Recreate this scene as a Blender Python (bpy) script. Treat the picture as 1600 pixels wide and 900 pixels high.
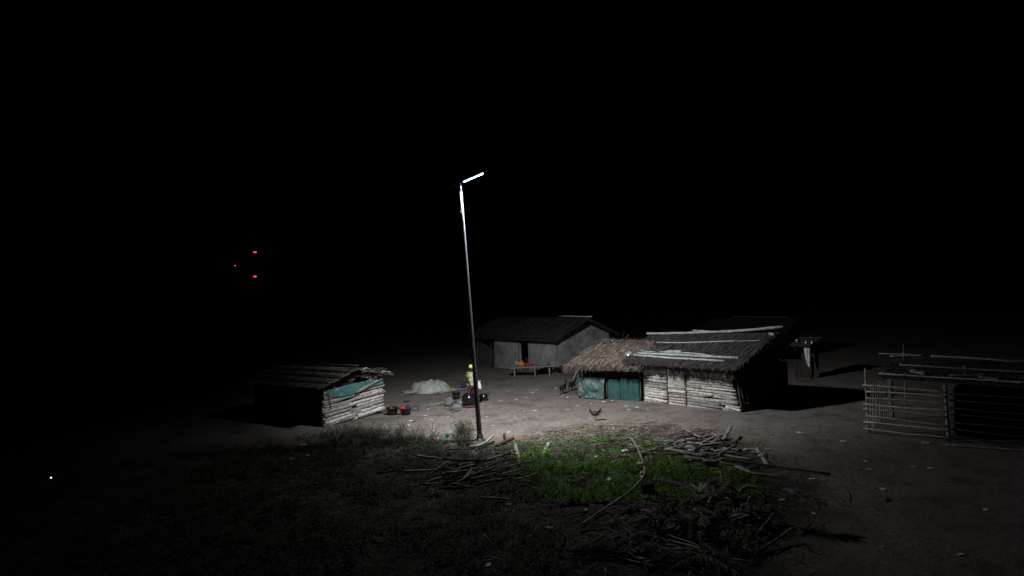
import bpy, math, random
from mathutils import Vector, Matrix, noise
R = math.radians
random.seed(7)
rnd = random.random
def U(a, b): return a + (b - a) * random.random()

for o in list(bpy.data.objects): bpy.data.objects.remove(o)
SC = bpy.context.scene
COL = SC.collection

# ------------------------------------------------------------------ camera
H = 5.2; FPX = 1067.0; ROLL = R(2.0)
CR, SR = math.cos(ROLL), math.sin(ROLL)
CAMR = Vector((CR, 0, -SR)); CAMU = Vector((SR, 0, CR)); CAMF = Vector((0, 1, 0))
CAMP = Vector((0, 0, H))
cam_d = bpy.data.cameras.new('camera'); cam = bpy.data.objects.new('camera', cam_d); COL.objects.link(cam)
cam_d.sensor_width = 36; cam_d.lens = 36 * FPX / 1600; cam_d.clip_end = 8000; cam_d.clip_start = .05
m = Matrix((CAMR, CAMU, -CAMF)).transposed().to_4x4(); m.translation = CAMP
cam.matrix_world = m; SC.camera = cam

def ray(px, py): return CAMF + CAMR * ((px - 800) / FPX) + CAMU * ((450 - py) / FPX)
def gz(x, y):                                   # gentle unevenness of the ground
    a = .05 * noise.noise(Vector((x * .18, y * .18, 1.3))) + .022 * noise.noise(Vector((x * .7, y * .7, 4.1)))
    return a
def G(px, py, z=None):                          # picture point -> point on the ground (or height z)
    d = ray(px, py); zz = 0 if z is None else z
    p = CAMP + d * ((zz - H) / d.z)
    if z is None:
        for _ in range(3):
            p = CAMP + d * ((gz(p.x, p.y) - H) / d.z)
    return p
def W(px, py, dist): return CAMP + ray(px, py) * dist

# ------------------------------------------------------------------ materials
def mat(name, col, rough=.85, var=0.0, nscale=6.0, namt=.25, bump=.0, bscale=30.0, metal=0.0, spec=.3,
        island=False, stretch=None, col2=None, subs=0):
    M = bpy.data.materials.new(name); M.use_nodes = True; nt = M.node_tree; N = nt.nodes; L = nt.links
    b = N['Principled BSDF']; b.inputs['Roughness'].default_value = rough; b.inputs['Metallic'].default_value = metal
    b.inputs['Specular IOR Level'].default_value = spec
    tc = N.new('ShaderNodeTexCoord'); vec = tc.outputs['Object']
    if stretch:
        mp = N.new('ShaderNodeMapping'); mp.inputs['Scale'].default_value = stretch; L.new(vec, mp.inputs['Vector']); vec = mp.outputs['Vector']
    no = N.new('ShaderNodeTexNoise'); no.inputs['Scale'].default_value = nscale; no.inputs['Detail'].default_value = 6; no.inputs['Roughness'].default_value = .65
    L.new(vec, no.inputs['Vector'])
    mx = N.new('ShaderNodeMix'); mx.data_type = 'RGBA'
    c2 = col2 if col2 else tuple(c * (1 - namt) * .75 for c in col)
    mx.inputs['A'].default_value = (*c2, 1); mx.inputs['B'].default_value = (*[min(1, c * (1 + namt * .5)) for c in col], 1)
    cr = N.new('ShaderNodeValToRGB'); cr.color_ramp.elements[0].position = .32; cr.color_ramp.elements[1].position = .68
    L.new(no.outputs['Fac'], cr.inputs['Fac']); L.new(cr.outputs['Color'], mx.inputs['Factor'])
    out = mx.outputs['Result']
    if var > 0:
        if island:
            ge = N.new('ShaderNodeNewGeometry'); rv = ge.outputs['Random Per Island']
        else:
            oi = N.new('ShaderNodeObjectInfo'); rv = oi.outputs['Random']
        mr = N.new('ShaderNodeMapRange'); mr.inputs['To Min'].default_value = 1 - var; mr.inputs['To Max'].default_value = 1 + var * .6
        L.new(rv, mr.inputs['Value'])
        hs = N.new('ShaderNodeHueSaturation'); L.new(out, hs.inputs['Color']); L.new(mr.outputs['Result'], hs.inputs['Value']); out = hs.outputs['Color']
    L.new(out, b.inputs['Base Color'])
    if bump > 0:
        n2 = N.new('ShaderNodeTexNoise'); n2.inputs['Scale'].default_value = bscale; n2.inputs['Detail'].default_value = 5; L.new(vec, n2.inputs['Vector'])
        bp = N.new('ShaderNodeBump'); bp.inputs['Strength'].default_value = bump; bp.inputs['Distance'].default_value = .03
        L.new(n2.outputs['Fac'], bp.inputs['Height']); L.new(bp.outputs['Normal'], b.inputs['Normal'])
    if subs:
        b.inputs['Transmission Weight'].default_value = 0
    return M
def emis(name, col, s):
    M = bpy.data.materials.new(name); M.use_nodes = True; b = M.node_tree.nodes['Principled BSDF']
    b.inputs['Base Color'].default_value = (*col, 1); b.inputs['Emission Color'].default_value = (*col, 1); b.inputs['Emission Strength'].default_value = s
    return M

M = {}
M['log'] = mat('weathered_log', (.50, .47, .43), .9, .5, 9, .45, .5, 40, island=True, stretch=(1, 1, 1))
M['log_pale'] = mat('pale_weathered_log', (.62, .59, .54), .9, .45, 9, .45, .5, 40, island=True)
M['teal3'] = mat('light_teal_tarpaulin', (.035, .21, .215), .5, 0, 3.2, .4, .5, 9, spec=.4, col2=(.12, .16, .16))
M['stick'] = mat('grey_stick', (.30, .275, .24), .9, .5, 14, .45, .4, 50, island=True)
M['pale_wood'] = mat('pale_bare_wood', (.46, .43, .38), .85, .25, 12, .35, .4, 40)
M['dark_wood'] = mat('dark_old_wood', (.10, .085, .07), .9, .5, 12, .45, .4, 40)
M['mid_wood'] = mat('grey_old_wood', (.36, .34, .31), .9, .55, 10, .5, .5, 40)
M['roofpole'] = mat('roof_pole_wood', (.40, .42, .40), .85, .3, 8, .4, .4, 40)
M['straw'] = mat('dry_thatch', (.25, .205, .170), .9, .6, 7, .5, island=True)
M['oldstraw'] = mat('old_dark_thatch', (.11, .10, .09), .9, .55, 5, .5, island=True)
M['roofdark'] = mat('dark_roof_thatch', (.078, .074, .070), .9, .55, 5, .5, island=True)
M['houseroof'] = mat('house_roof_thatch', (.040, .039, .038), .95, .5, 5, .5, island=True)
M['darkroof2'] = mat('near_black_thatch', (.014, .013, .012), 1, .3, 5, .4)  # near-black even thatch colour for the far roof
M['backing'] = mat('light_block_backing', (.045, .04, .035), 1, .2, 8, .4, .3)  # for dark panels added behind open walls to block light
M['teal'] = mat('teal_tarpaulin', (.030, .105, .098), .55, 0, 3.2, .4, .5, 9, spec=.4, col2=(.095, .105, .098))
M['teal2'] = mat('teal_plastic_sheet', (.028, .105, .100), .55, 0, 5, .3, .3, 10, spec=.3, col2=(.035, .062, .060))
M['paletarp'] = mat('pale_tarpaulin', (.40, .42, .37), .6, 0, 4, .25, .3, 14)
M['plaster'] = mat('mud_plaster', (.29, .29, .285), .95, 0, 1.6, .45, .6, 14)
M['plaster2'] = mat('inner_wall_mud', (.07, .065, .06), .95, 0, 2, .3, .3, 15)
M['galv'] = mat('galvanised_steel', (.20, .21, .23), .6, 0, 14, .18, .05, 60, metal=0, spec=.3)
M['darkpaint'] = mat('dark_painted_metal', (.05, .05, .055), .45, 0, 8, .2, .05, 60, metal=.4)
M['black_plastic'] = mat('black_plastic', (.014, .014, .016), .38, 0, 8, .2, .08, 20, spec=.5)
M['pot'] = mat('sooty_pot', (.012, .013, .016), .22, 0, 7, .3, .08, 12, spec=.7)
M['bucketbrown'] = mat('brown_black_bucket', (.030, .022, .02), .5, 0, 9, .3, .1)
M['red'] = mat('red_plastic', (.36, .05, .035), .4, 0, 8, .15, .05)
M['orange'] = mat('orange_plastic', (.75, .20, .03), .4, 0, 8, .15, .05)
M['blue'] = mat('blue_cloth', (.022, .025, .14), .7, 0, 8, .2, .2, 20)
M['pink'] = mat('pink_red_cloth', (.36, .05, .08), .85, 0, 8, .25, .3, 20)
M['greenp'] = mat('bright_green_plastic', (.03, .42, .07), .4, 0, 8, .15, .05)
M['mint'] = mat('mint_plastic', (.18, .50, .38), .45, 0, 8, .15, .05)
M['steel'] = mat('dull_basin_steel', (.72, .80, .86), .38, 0, 6, .08, .04, 30, metal=.55, spec=.6)
M['vest'] = mat('hi_vis_yellow_cloth', (.36, .37, .15), .8, 0, 10, .15, .3, 30)
M['reflect'] = mat('grey_reflective_strip', (.62, .62, .64), .4, 0, 30, .1)
M['cap'] = mat('yellow_cap_cloth', (.62, .62, .14), .8, 0, 10, .1, .2)
M['skin'] = mat('dark_brown_skin', (.060, .032, .020), .5, 0, 12, .15, .05)
M['cloth_dark'] = mat('dark_red_trousers', (.13, .035, .045), .9, 0, 10, .3, .3)
M['white_cloth'] = mat('white_cloth', (.78, .79, .80), .8, 0, 8, .08, .3)
M['greycloth'] = mat('grey_green_sack', (.20, .215, .195), .85, 0, 6, .4, .4, 16)
M['palecloth'] = mat('pale_plastic_sack', (.40, .45, .42), .6, 0, 6, .4, .4, 16)
M['stone'] = mat('grey_hearth_stone', (.19, .185, .175), .9, .3, 6, .4, .5, 14)
M['goat'] = mat('black_goat_hair', (.006, .005, .005), 1, .2, 9, .3, .4, 60)
M['goatwhite'] = mat('white_goat_hair', (.6, .58, .54), .8, 0, 9, .2, .4, 60)
M['goatgrey'] = mat('grey_goat_hair', (.012, .011, .010), 1, .2, 9, .3, .4, 60)
M['horn'] = mat('goat_horn', (.10, .085, .065), .5, 0, 9, .2)
M['hen'] = mat('red_brown_feathers', (.05, .022, .014), .7, 0, 22, .55, .4, 40)
M['hentail'] = mat('black_tail_feathers', (.016, .014, .016), .5, 0, 20, .3)
M['henleg'] = mat('yellow_bird_leg', (.38, .28, .10), .6)
M['comb'] = mat('red_comb', (.45, .03, .03), .6)
M['scrap_white'] = mat('white_plastic_scrap', (.80, .81, .80), .5, .35, 9, .15)
M['scrap_yellow'] = mat('dry_husk', (.58, .49, .25), .8, .3, 12, .3)
M['scrap_orange'] = mat('orange_brown_peel', (.50, .26, .11), .8, .3, 12, .3)
M['scrap_teal'] = mat('teal_scrap', (.12, .45, .40), .5, .3, 12, .3)
M['scrap_red'] = mat('red_scrap', (.30, .06, .06), .6, .3, 12, .3)
M['grass'] = mat('green_grass', (.085, .27, .020), .75, .65, 2.2, .3, island=True, col2=(.12, .17, .04))
M['weed'] = mat('dry_weeds', (.062, .062, .040), .85, .6, .8, .4, island=True, col2=(.042, .046, .026))
M['weedgreen'] = mat('green_weeds', (.050, .075, .028), .8, .6, .8, .4, island=True)
M['litter'] = mat('dry_stalk_litter', (.26, .22, .165), .9, .6, 5, .4, island=True)
M['pale_straw'] = mat('pale_dry_stalk', (.36, .33, .28), .9, .6, 5, .4, island=True)
M['frond'] = mat('dead_palm_leaf', (.16, .145, .12), .8, .45, 6, .4, island=True)
M['frondpale'] = mat('pale_dead_palm_leaf', (.55, .55, .50), .8, .3, 6, .4, island=True)
M['char'] = mat('charred_wood', (.014, .013, .012), .9, 0, 10, .3, .5)
M['bark'] = mat('mottled_pale_bark', (.50, .47, .42), .9, .2, 16, .4, .5, 30, col2=(.10, .09, .08))
M['rail'] = mat('pen_rail_wood', (.52, .50, .47), .85, .3, 9, .35, .4, 40)
M['shade_wood'] = mat('painted_shade_wood', (.07, .065, .058), .9, .5, 9, .45, .4, 40, island=True)  # wood darkened to paint shade onto unlit side walls and right pen rails
M['mast'] = mat('mast_steel', (.03, .03, .03), .9, spec=.05)
M['led'] = emis('led_light', (.42, .66, 1.0), 9)
M['beacon'] = emis('red_beacon_light', (1.0, .03, .09), 3.0)
M['lantern_light'] = emis('small_white_light', (.95, .97, 1.0), 2.5)

# ------------------------------------------------------------------ object helpers
def tag(o, label, cat, group=None):
    o['label'] = label; o['category'] = cat
    if group: o['group'] = group
    return o
def thing(name, label, cat, loc, group=None, rz=0):
    o = bpy.data.objects.new(name, None); COL.objects.link(o); o.empty_display_size = .2
    o.location = loc; o.rotation_euler = (0, 0, rz)
    return tag(o, label, cat, group)
def origin(o):
    v = Vector((0, 0, 0))
    while o is not None: v = v + Vector(o.location); o = o.parent
    return v
class MB:
    def __init__(s): s.v = []; s.f = []; s.smooth = True
    def add(s, vs, fs):
        n = len(s.v); s.v += [tuple(v) for v in vs]; s.f += [tuple(i + n for i in f) for f in fs]; return s
    def box(s, c, size, rot=None):
        c = Vector(c); hx, hy, hz = [q / 2 for q in size]
        vs = [Vector((x, y, z)) for x in (-hx, hx) for y in (-hy, hy) for z in (-hz, hz)]
        if rot is not None: vs = [rot @ v for v in vs]
        return s.add([c + v for v in vs], [(0, 1, 3, 2), (4, 6, 7, 5), (0, 4, 5, 1), (2, 3, 7, 6), (0, 2, 6, 4), (1, 5, 7, 3)])
    def tube(s, pts, rad, seg=7, flat=1.0, jit=0.0, cap=True, up=None):
        pts = [Vector(p) for p in pts]
        if not hasattr(rad, '__len__'): rad = [rad] * len(pts)
        n0 = len(s.v); vs = []; fs = []
        for i, p in enumerate(pts):
            t = (pts[min(i + 1, len(pts) - 1)] - pts[max(i - 1, 0)])
            t = t.normalized() if t.length > 1e-9 else Vector((0, 0, 1))
            ref = Vector(up) if up is not None else (Vector((0, 0, 1)) if abs(t.z) < .9 else Vector((1, 0, 0)))
            a = t.cross(ref).normalized(); b = a.cross(t).normalized()
            for k in range(seg):
                w = 2 * math.pi * k / seg; r = rad[i] * (1 + (U(-jit, jit) if jit else 0))
                vs.append(p + a * (math.cos(w) * r) + b * (math.sin(w) * r * flat))
        for i in range(len(pts) - 1):
            for k in range(seg):
                k2 = (k + 1) % seg
                fs.append((i * seg + k, i * seg + k2, (i + 1) * seg + k2, (i + 1) * seg + k))
        if cap:
            fs.append(tuple(range(seg - 1, -1, -1))); fs.append(tuple(range((len(pts) - 1) * seg, len(pts) * seg)))
        return s.add(vs, fs)
    def log(s, p0, p1, r0, r1=None, wob=.03, rings=6, seg=7, jit=.12, flat=1.0, up=None):
        p0 = Vector(p0); p1 = Vector(p1); r1 = r0 if r1 is None else r1
        L = (p1 - p0).length; pts = []; rad = []
        ph = Vector((U(0, 50), U(0, 50), U(0, 50)))
        for i in range(rings):
            t = i / (rings - 1)
            w = Vector((noise.noise(ph + Vector((t * 2.2, 0, 0))), noise.noise(ph + Vector((0, t * 2.2, 7))), noise.noise(ph + Vector((5, 0, t * 2.2)))))
            e = math.sin(math.pi * t) * .7 + .3
            pts.append(p0.lerp(p1, t) + w * wob * L * e * .6); rad.append((r0 + (r1 - r0) * t) * U(.88, 1.1))
        return s.tube(pts, rad, seg, flat, jit, up=up)
    def lathe(s, c, prof, seg=20, sx=1, sy=1, rot=None):
        c = Vector(c); vs = []; fs = []
        for r, z in prof:
            for k in range(seg):
                w = 2 * math.pi * k / seg; v = Vector((math.cos(w) * r * sx, math.sin(w) * r * sy, z))
                vs.append(c + (rot @ v if rot is not None else v))
        for i in range(len(prof) - 1):
            for k in range(seg):
                k2 = (k + 1) % seg; fs.append((i * seg + k, i * seg + k2, (i + 1) * seg + k2, (i + 1) * seg + k))
        if prof[0][0] > 1e-6: fs.append(tuple(range(seg - 1, -1, -1)))
        if prof[-1][0] > 1e-6: fs.append(tuple(range((len(prof) - 1) * seg, len(prof) * seg)))
        return s.add(vs, fs)
    def blob(s, c, size, seed=0, amp=.2, seg=14, rings=9, fr=1.6, rot=None):
        c = Vector(c); vs = []; fs = []
        for i in range(rings + 1):
            th = math.pi * i / rings
            for k in range(seg):
                w = 2 * math.pi * k / seg
                d = Vector((math.sin(th) * math.cos(w), math.sin(th) * math.sin(w), math.cos(th)))
                q = 1 + amp * noise.noise(d * fr + Vector((seed * 3.7, seed * 1.3, seed)))
                v = Vector((d.x * size[0], d.y * size[1], d.z * size[2])) * q
                vs.append(c + (rot @ v if rot is not None else v))
        for i in range(rings):
            for k in range(seg):
                k2 = (k + 1) % seg; fs.append((i * seg + k, (i + 1) * seg + k, (i + 1) * seg + k2, i * seg + k2))
        return s.add(vs, fs)
    def strip(s, pts, ws, side):
        vs = []; fs = []
        for p, w in zip(pts, ws): vs += [Vector(p) - side * (w / 2), Vector(p) + side * (w / 2)]
        for i in range(len(pts) - 1): fs.append((2 * i, 2 * i + 1, 2 * i + 3, 2 * i + 2))
        return s.add(vs, fs)
    def sheet(s, fn, nu, nv, thick=None):
        vs = [fn(i / nu, j / nv) for j in range(nv + 1) for i in range(nu + 1)]
        fs = [(j * (nu + 1) + i, j * (nu + 1) + i + 1, (j + 1) * (nu + 1) + i + 1, (j + 1) * (nu + 1) + i) for j in range(nv) for i in range(nu)]
        return s.add(vs, fs)
    def build(s, name, material, parent=None, smooth=True, bevel=0, solid=0, world=True):
        me = bpy.data.meshes.new(name)
        o = origin(parent) if (parent is not None and world) else Vector((0, 0, 0))
        me.from_pydata([(v[0] - o.x, v[1] - o.y, v[2] - o.z) for v in s.v], [], s.f); me.update()
        if smooth: me.polygons.foreach_set('use_smooth', [True] * len(me.polygons))
        me.materials.append(M[material] if isinstance(material, str) else material)
        ob = bpy.data.objects.new(name, me); COL.objects.link(ob)
        if parent is not None: ob.parent = parent
        if solid: q = ob.modifiers.new('solid', 'SOLIDIFY'); q.thickness = solid; q.offset = 0
        if bevel: q = ob.modifiers.new('bevel', 'BEVEL'); q.width = bevel; q.segments = 2; q.limit_method = 'ANGLE'
        return ob
def single(name, mb, material, label, cat, loc, group=None, **kw):    # a thing that is one mesh, origin at its base
    loc = Vector(loc); mb.v = [(v[0] - loc.x, v[1] - loc.y, v[2] - loc.z) for v in mb.v]
    o = mb.build(name, material, None, **kw); o.location = loc
    return tag(o, label, cat, group)
def copy_tree(o, parent=None):
    c = o.copy(); COL.objects.link(c)
    if parent is not None: c.parent = parent
    for ch in list(o.children): copy_tree(ch, c)
    return c
def skin(name, joints, edges, material, parent, root=0, sub=2, smooth=True):
    me = bpy.data.meshes.new(name); me.from_pydata([j[:3] for j in joints], edges, [])
    me.materials.append(M[material]); ob = bpy.data.objects.new(name, me); COL.objects.link(ob); ob.parent = parent
    md = ob.modifiers.new('skin', 'SKIN'); md.use_smooth_shade = True
    sv = me.skin_vertices[0].data
    for i, j in enumerate(joints):
        r = j[3]; sv[i].radius = (r, r) if not hasattr(r, '__len__') else r; sv[i].use_root = (i == root)
    ss = ob.modifiers.new('sub', 'SUBSURF'); ss.levels = sub; ss.render_levels = sub
    return ob

# ------------------------------------------------------------------ ground
def poly_w(pts): return [(G(x, y).x, G(x, y).y) for x, y in pts]
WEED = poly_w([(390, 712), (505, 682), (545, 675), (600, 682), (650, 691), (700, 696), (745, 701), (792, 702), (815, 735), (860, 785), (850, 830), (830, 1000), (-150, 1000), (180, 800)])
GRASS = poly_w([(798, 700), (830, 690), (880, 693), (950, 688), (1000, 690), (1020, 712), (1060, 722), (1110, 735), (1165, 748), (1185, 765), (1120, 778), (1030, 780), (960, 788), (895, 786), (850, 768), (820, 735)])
DIM_LEFT = poly_w([(440, 700), (520, 690), (620, 700), (760, 740), (820, 1000), (-700, 1000), (-500, 760), (-100, 735), (250, 722)])  # dim ground away from the lamp, painted in as darker soil
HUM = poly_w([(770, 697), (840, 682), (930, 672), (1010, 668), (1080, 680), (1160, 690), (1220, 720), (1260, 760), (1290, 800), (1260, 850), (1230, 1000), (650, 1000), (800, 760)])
LIT = poly_w([(840, 690), (880, 672), (940, 664), (1010, 665), (1090, 678), (1140, 690), (1080, 705), (1010, 700), (960, 692), (890, 697)])
PATH = poly_w([(950, 652), (1100, 664), (1190, 684), (1340, 755), (1470, 840), (1560, 960), (1330, 960), (1270, 830), (1190, 735), (1090, 686), (960, 664)])
def inside(x, y, P):
    c = False; j = len(P) - 1
    for i in range(len(P)):
        xi, yi = P[i]; xj, yj = P[j]
        if (yi > y) != (yj > y) and x < (xj - xi) * (y - yi) / (yj - yi) + xi: c = not c
        j = i
    return c
def edge_d(x, y, P):
    best = 1e9
    for i in range(len(P)):
        ax, ay = P[i]; bx, by = P[(i + 1) % len(P)]
        dx, dy = bx - ax, by - ay; t = max(0, min(1, ((x - ax) * dx + (y - ay) * dy) / (dx * dx + dy * dy + 1e-9)))
        best = min(best, math.hypot(x - ax - t * dx, y - ay - t * dy))
    return best
def soft(x, y, P, w):
    n = noise.noise(Vector((x * .9, y * .9, 2))) * w * 1.2 + noise.noise(Vector((x * 2.7, y * 2.7, 8))) * w * .7
    d = edge_d(x, y, P); d = d if inside(x, y, P) else -d
    return max(0, min(1, (d + n) / (w * 2) + .5))
def axis(lo, hi, step, far):
    a = []; x = lo
    while x <= hi + 1e-6: a.append(x); x += step
    g = step * 1.5; p = lo; left = []
    while p > -far: p -= g; left.append(p); g *= 1.5
    g = step * 1.5; p = a[-1]; right = []
    while p < far: p += g; right.append(p); g *= 1.5
    return left[::-1] + a + right
xs = axis(-21, 21, .2, 3500); ys = axis(9, 46, .2, 3500)
RC = G(795, 684)
gv = []; gf = []; soil = []
for y in ys:
    for x in xs:
        near = -21.5 < x < 21.5 and 7 < y < 50
        gv.append((x, y, gz(x, y) if near else gz(x, y) - max(0, math.hypot(x, y) - 120) * .004))
        if near:
            hum_dim = max(soft(x, y, WEED, .9), soft(x, y, HUM, .8), soft(x, y, DIM_LEFT, 1.6)); li = soft(x, y, LIT, .5)
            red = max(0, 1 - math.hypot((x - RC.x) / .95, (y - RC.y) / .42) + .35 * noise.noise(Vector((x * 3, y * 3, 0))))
            soil.append((hum_dim, min(1, red * 1.6), li, soft(x, y, PATH, .7)))
        else: soil.append((0, 0, 0, 0))
nx = len(xs)
for j in range(len(ys) - 1):
    for i in range(nx - 1): gf.append((j * nx + i, j * nx + i + 1, (j + 1) * nx + i + 1, (j + 1) * nx + i))
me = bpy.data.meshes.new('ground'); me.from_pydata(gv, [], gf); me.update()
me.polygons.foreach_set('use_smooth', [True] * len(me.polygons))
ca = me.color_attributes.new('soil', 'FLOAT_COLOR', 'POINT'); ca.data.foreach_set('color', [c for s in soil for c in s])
ground = bpy.data.objects.new('ground', me); COL.objects.link(ground); ground['kind'] = 'structure'
GM = bpy.data.materials.new('village_dirt'); GM.use_nodes = True; nt = GM.node_tree; N = nt.nodes; L = nt.links
b = N['Principled BSDF']; b.inputs['Roughness'].default_value = .95; b.inputs['Specular IOR Level'].default_value = .15
tc = N.new('ShaderNodeTexCoord')
def nz(scale, det=8, rough=.65):
    q = N.new('ShaderNodeTexNoise'); q.inputs['Scale'].default_value = scale; q.inputs['Detail'].default_value = det; q.inputs['Roughness'].default_value = rough
    L.new(tc.outputs['Object'], q.inputs['Vector']); return q.outputs['Fac']
def ramp(f, a, bb):
    q = N.new('ShaderNodeMapRange'); q.inputs['From Min'].default_value = a; q.inputs['From Max'].default_value = bb; L.new(f, q.inputs['Value']); return q.outputs['Result']
def mix(f, A, B):
    q = N.new('ShaderNodeMix'); q.data_type = 'RGBA'
    for nm, v in (('A', A), ('B', B)):
        if isinstance(v, tuple): q.inputs[nm].default_value = (*v, 1)
        else: L.new(v, q.inputs[nm])
    if isinstance(f, float): q.inputs['Factor'].default_value = f
    else: L.new(f, q.inputs['Factor'])
    return q.outputs['Result']
def mul(f, k):
    q = N.new('ShaderNodeMath'); q.operation = 'MULTIPLY'; L.new(f, q.inputs[0]); q.inputs[1].default_value = k; return q.outputs[0]
at = N.new('ShaderNodeVertexColor'); at.layer_name = 'soil'; sep = N.new('ShaderNodeSeparateColor'); L.new(at.outputs['Color'], sep.inputs['Color'])
sand = mix(ramp(nz(.45), .35, .65), (.175, .155, .142), (.235, .208, .190))
sand = mix(ramp(nz(3.5), .54, .66), sand, (.125, .11, .098))
sand = mix(mul(ramp(nz(15, 6), .45, .65), .6), sand, (.13, .115, .102))
sand = mix(mul(ramp(nz(.8, 6), .50, .64), .75), sand, (.085, .080, .066))
sand = mix(ramp(nz(38, 4), .64, .72), sand, (.09, .08, .07))
sand = mix(ramp(nz(55, 3), .68, .74), sand, (.34, .31, .27))
hum_dim = mix(ramp(nz(2.2), .4, .62), (.018, .017, .014), (.062, .055, .045))  # humus colour, also paints the dimness of the lower left
hum_dim = mix(ramp(nz(42, 4), .66, .74), hum_dim, (.17, .15, .12))
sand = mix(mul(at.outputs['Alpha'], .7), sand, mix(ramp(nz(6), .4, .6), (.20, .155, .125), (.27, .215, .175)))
c = mix(sep.outputs['Red'], sand, hum_dim)
c = mix(mul(sep.outputs['Blue'], .75), c, mix(ramp(nz(14), .42, .58), (.07, .06, .048), (.17, .145, .11)))
c = mix(mul(sep.outputs['Green'], .6), c, (.22, .085, .045))
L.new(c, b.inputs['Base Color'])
bp = N.new('ShaderNodeBump'); bp.inputs['Strength'].default_value = .9; bp.inputs['Distance'].default_value = .07
ad = N.new('ShaderNodeMath'); ad.operation = 'ADD'; L.new(nz(5), ad.inputs[0]); L.new(mul(nz(28), .4), ad.inputs[1])
L.new(ad.outputs[0], bp.inputs['Height']); L.new(bp.outputs['Normal'], b.inputs['Normal'])
me.materials.append(GM)

# ------------------------------------------------------------------ night sky
w = bpy.data.worlds.new('World'); SC.world = w; w.use_nodes = True
sk = w.node_tree.nodes.new('ShaderNodeTexSky'); sk.sky_type = 'NISHITA'; sk.sun_disc = False; sk.sun_elevation = R(-4); sk.sun_rotation = R(200)
bg = w.node_tree.nodes['Background']; w.node_tree.links.new(sk.outputs['Color'], bg.inputs['Color']); bg.inputs['Strength'].default_value = .0001

# ------------------------------------------------------------------ street lamp
lp = G(750, 688); top = W(719.5, 291, lp.y)
lamp = thing('street_lamp', 'tall leaning steel pole with a glowing white LED head above the yard', 'street lamp', lp)
ax = (top - lp).normalized(); Lp = (top - lp).length
mb = MB(); mb.tube([lp + ax * t for t in (.02, .5, 1.4, 3, 4.6, 6.2, 7.6, Lp - .18)], [.088, .085, .080, .071, .062, .053, .045, .038], 20); mb.build('pole', 'galv', lamp)
mb = MB(); mb.lathe(lp, [(.20, 0), (.20, .035), (.125, .05), (.105, .16), (.0985, .18)], 20); mb.build('base_plate', 'darkpaint', lamp)
mb = MB(); mb.tube([top - ax * .22, top + ax * .11], [.026, .022], 12); mb.build('neck', 'galv', lamp)
Dn = Vector((.40, .10, -1)).normalized()
arm = Vector((.94, .02, .34)); arm = (arm - Dn * arm.dot(Dn)).normalized(); sid = Dn.cross(arm).normalized()
rot = Matrix((arm, sid, Dn)).transposed()
hc = top + ax * .13 + arm * .28
mb = MB(); mb.box(hc - Dn * .02, (1.22, .24, .05), rot); mb.build('housing', 'darkpaint', lamp, bevel=.015, smooth=False)
mb = MB(); mb.box(hc - Dn * .065, (1.16, .28, .014), rot); mb.build('solar_panel', 'black_plastic', lamp, bevel=.004, smooth=False)
for k in range(6):
    cc = hc + arm * (-.115 + k * .125) + Dn * .022
    mb = MB(); mb.lathe(cc, [(.060, -.006), (.057, .012), (.040, .030), (0.0, .040)], 14, sx=.9, rot=rot); mb.build('led_lens', 'led', lamp)
mb = MB(); mb.tube([lp + ax * (Lp - .95) + Vector((-.07, -.03, 0)), lp + ax * (Lp - .86) + Vector((-.055, -.03, 0))], .022, 10); mb.build('clamp', 'darkpaint', lamp)
ld = bpy.data.lights.new('led_beam', 'AREA'); ld.shape = 'RECTANGLE'; ld.size = .74; ld.size_y = .12; ld.energy = 380; ld.color = (.95, .97, 1.0)
lo = bpy.data.objects.new('led_beam', ld); COL.objects.link(lo)
Da = Vector((.50, -.04, -1)).normalized(); aa = (arm - Da * arm.dot(Da)).normalized()
mm = Matrix((aa, Da.cross(aa) * -1, -Da)).transposed().to_4x4(); mm.translation = hc + arm * .2 + Dn * .07; lo.matrix_world = mm
sd_ = bpy.data.lights.new('led_lens_beam', 'SPOT'); sd_.energy = 6700; sd_.spot_size = R(122); sd_.spot_blend = 1; sd_.shadow_soft_size = .12; sd_.color = (.96, .975, 1.0)
so = bpy.data.objects.new('led_lens_beam', sd_); COL.objects.link(so); so.location = hc + arm * .2 + Dn * .19
so.rotation_euler = Vector((.30, .66, -1)).to_track_quat('-Z', 'Y').to_euler()

# ------------------------------------------------------------------ thatch helper
def thatch(mb, ridge, eave, n, ln=(.45, .8), wd=(.010, .024), lift=.02, over=.15, ang=.16, tmin=0.0, up=.05):
    (r0, r1), (e0, e1) = ridge, eave
    for _ in range(n):
        s = rnd(); t = tmin + (1 - tmin) * rnd()
        a = Vector(r0).lerp(Vector(r1), s); e = Vector(e0).lerp(Vector(e1), s); p = a.lerp(e, t)
        d = (e - a).normalized(); al = (Vector(e1) - Vector(e0)).normalized(); nrm = al.cross(d).normalized()
        if nrm.z < 0: nrm = -nrm
        q = U(-ang, ang) * (1 if rnd() < .85 else 2.6)
        d2 = (d * math.cos(q) + al * math.sin(q)).normalized(); sd = d2.cross(nrm).normalized()
        l = U(*ln); w_ = U(*wd); room = (e - p).length + over * U(.2, 1.6)
        l = min(l, max(.12, room)); z0 = U(.004, lift); tw = (sd + nrm * U(-.6, .6)).normalized()
        pts = [p + nrm * z0, p + d2 * l * .5 + nrm * (z0 + U(0, up) * .6), p + d2 * l + nrm * (z0 + U(-.02, up)) - Vector((0, 0, l * l * .05))]
        mb.strip(pts, [w_, w_, w_ * .35], tw)
def slab(mb, r0, r1, e0, e1, th=.07):
    vs = [Vector(q) for q in (r0, r1, e1, e0)]; dn = Vector((0, 0, -th))
    mb.add(vs + [v + dn for v in vs], [(0, 1, 2, 3), (7, 6, 5, 4), (0, 4, 5, 1), (1, 5, 6, 2), (2, 6, 7, 3), (3, 7, 4, 0)])
def gable(mb, pts): mb.add(pts, [tuple(range(len(pts)))])

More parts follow.
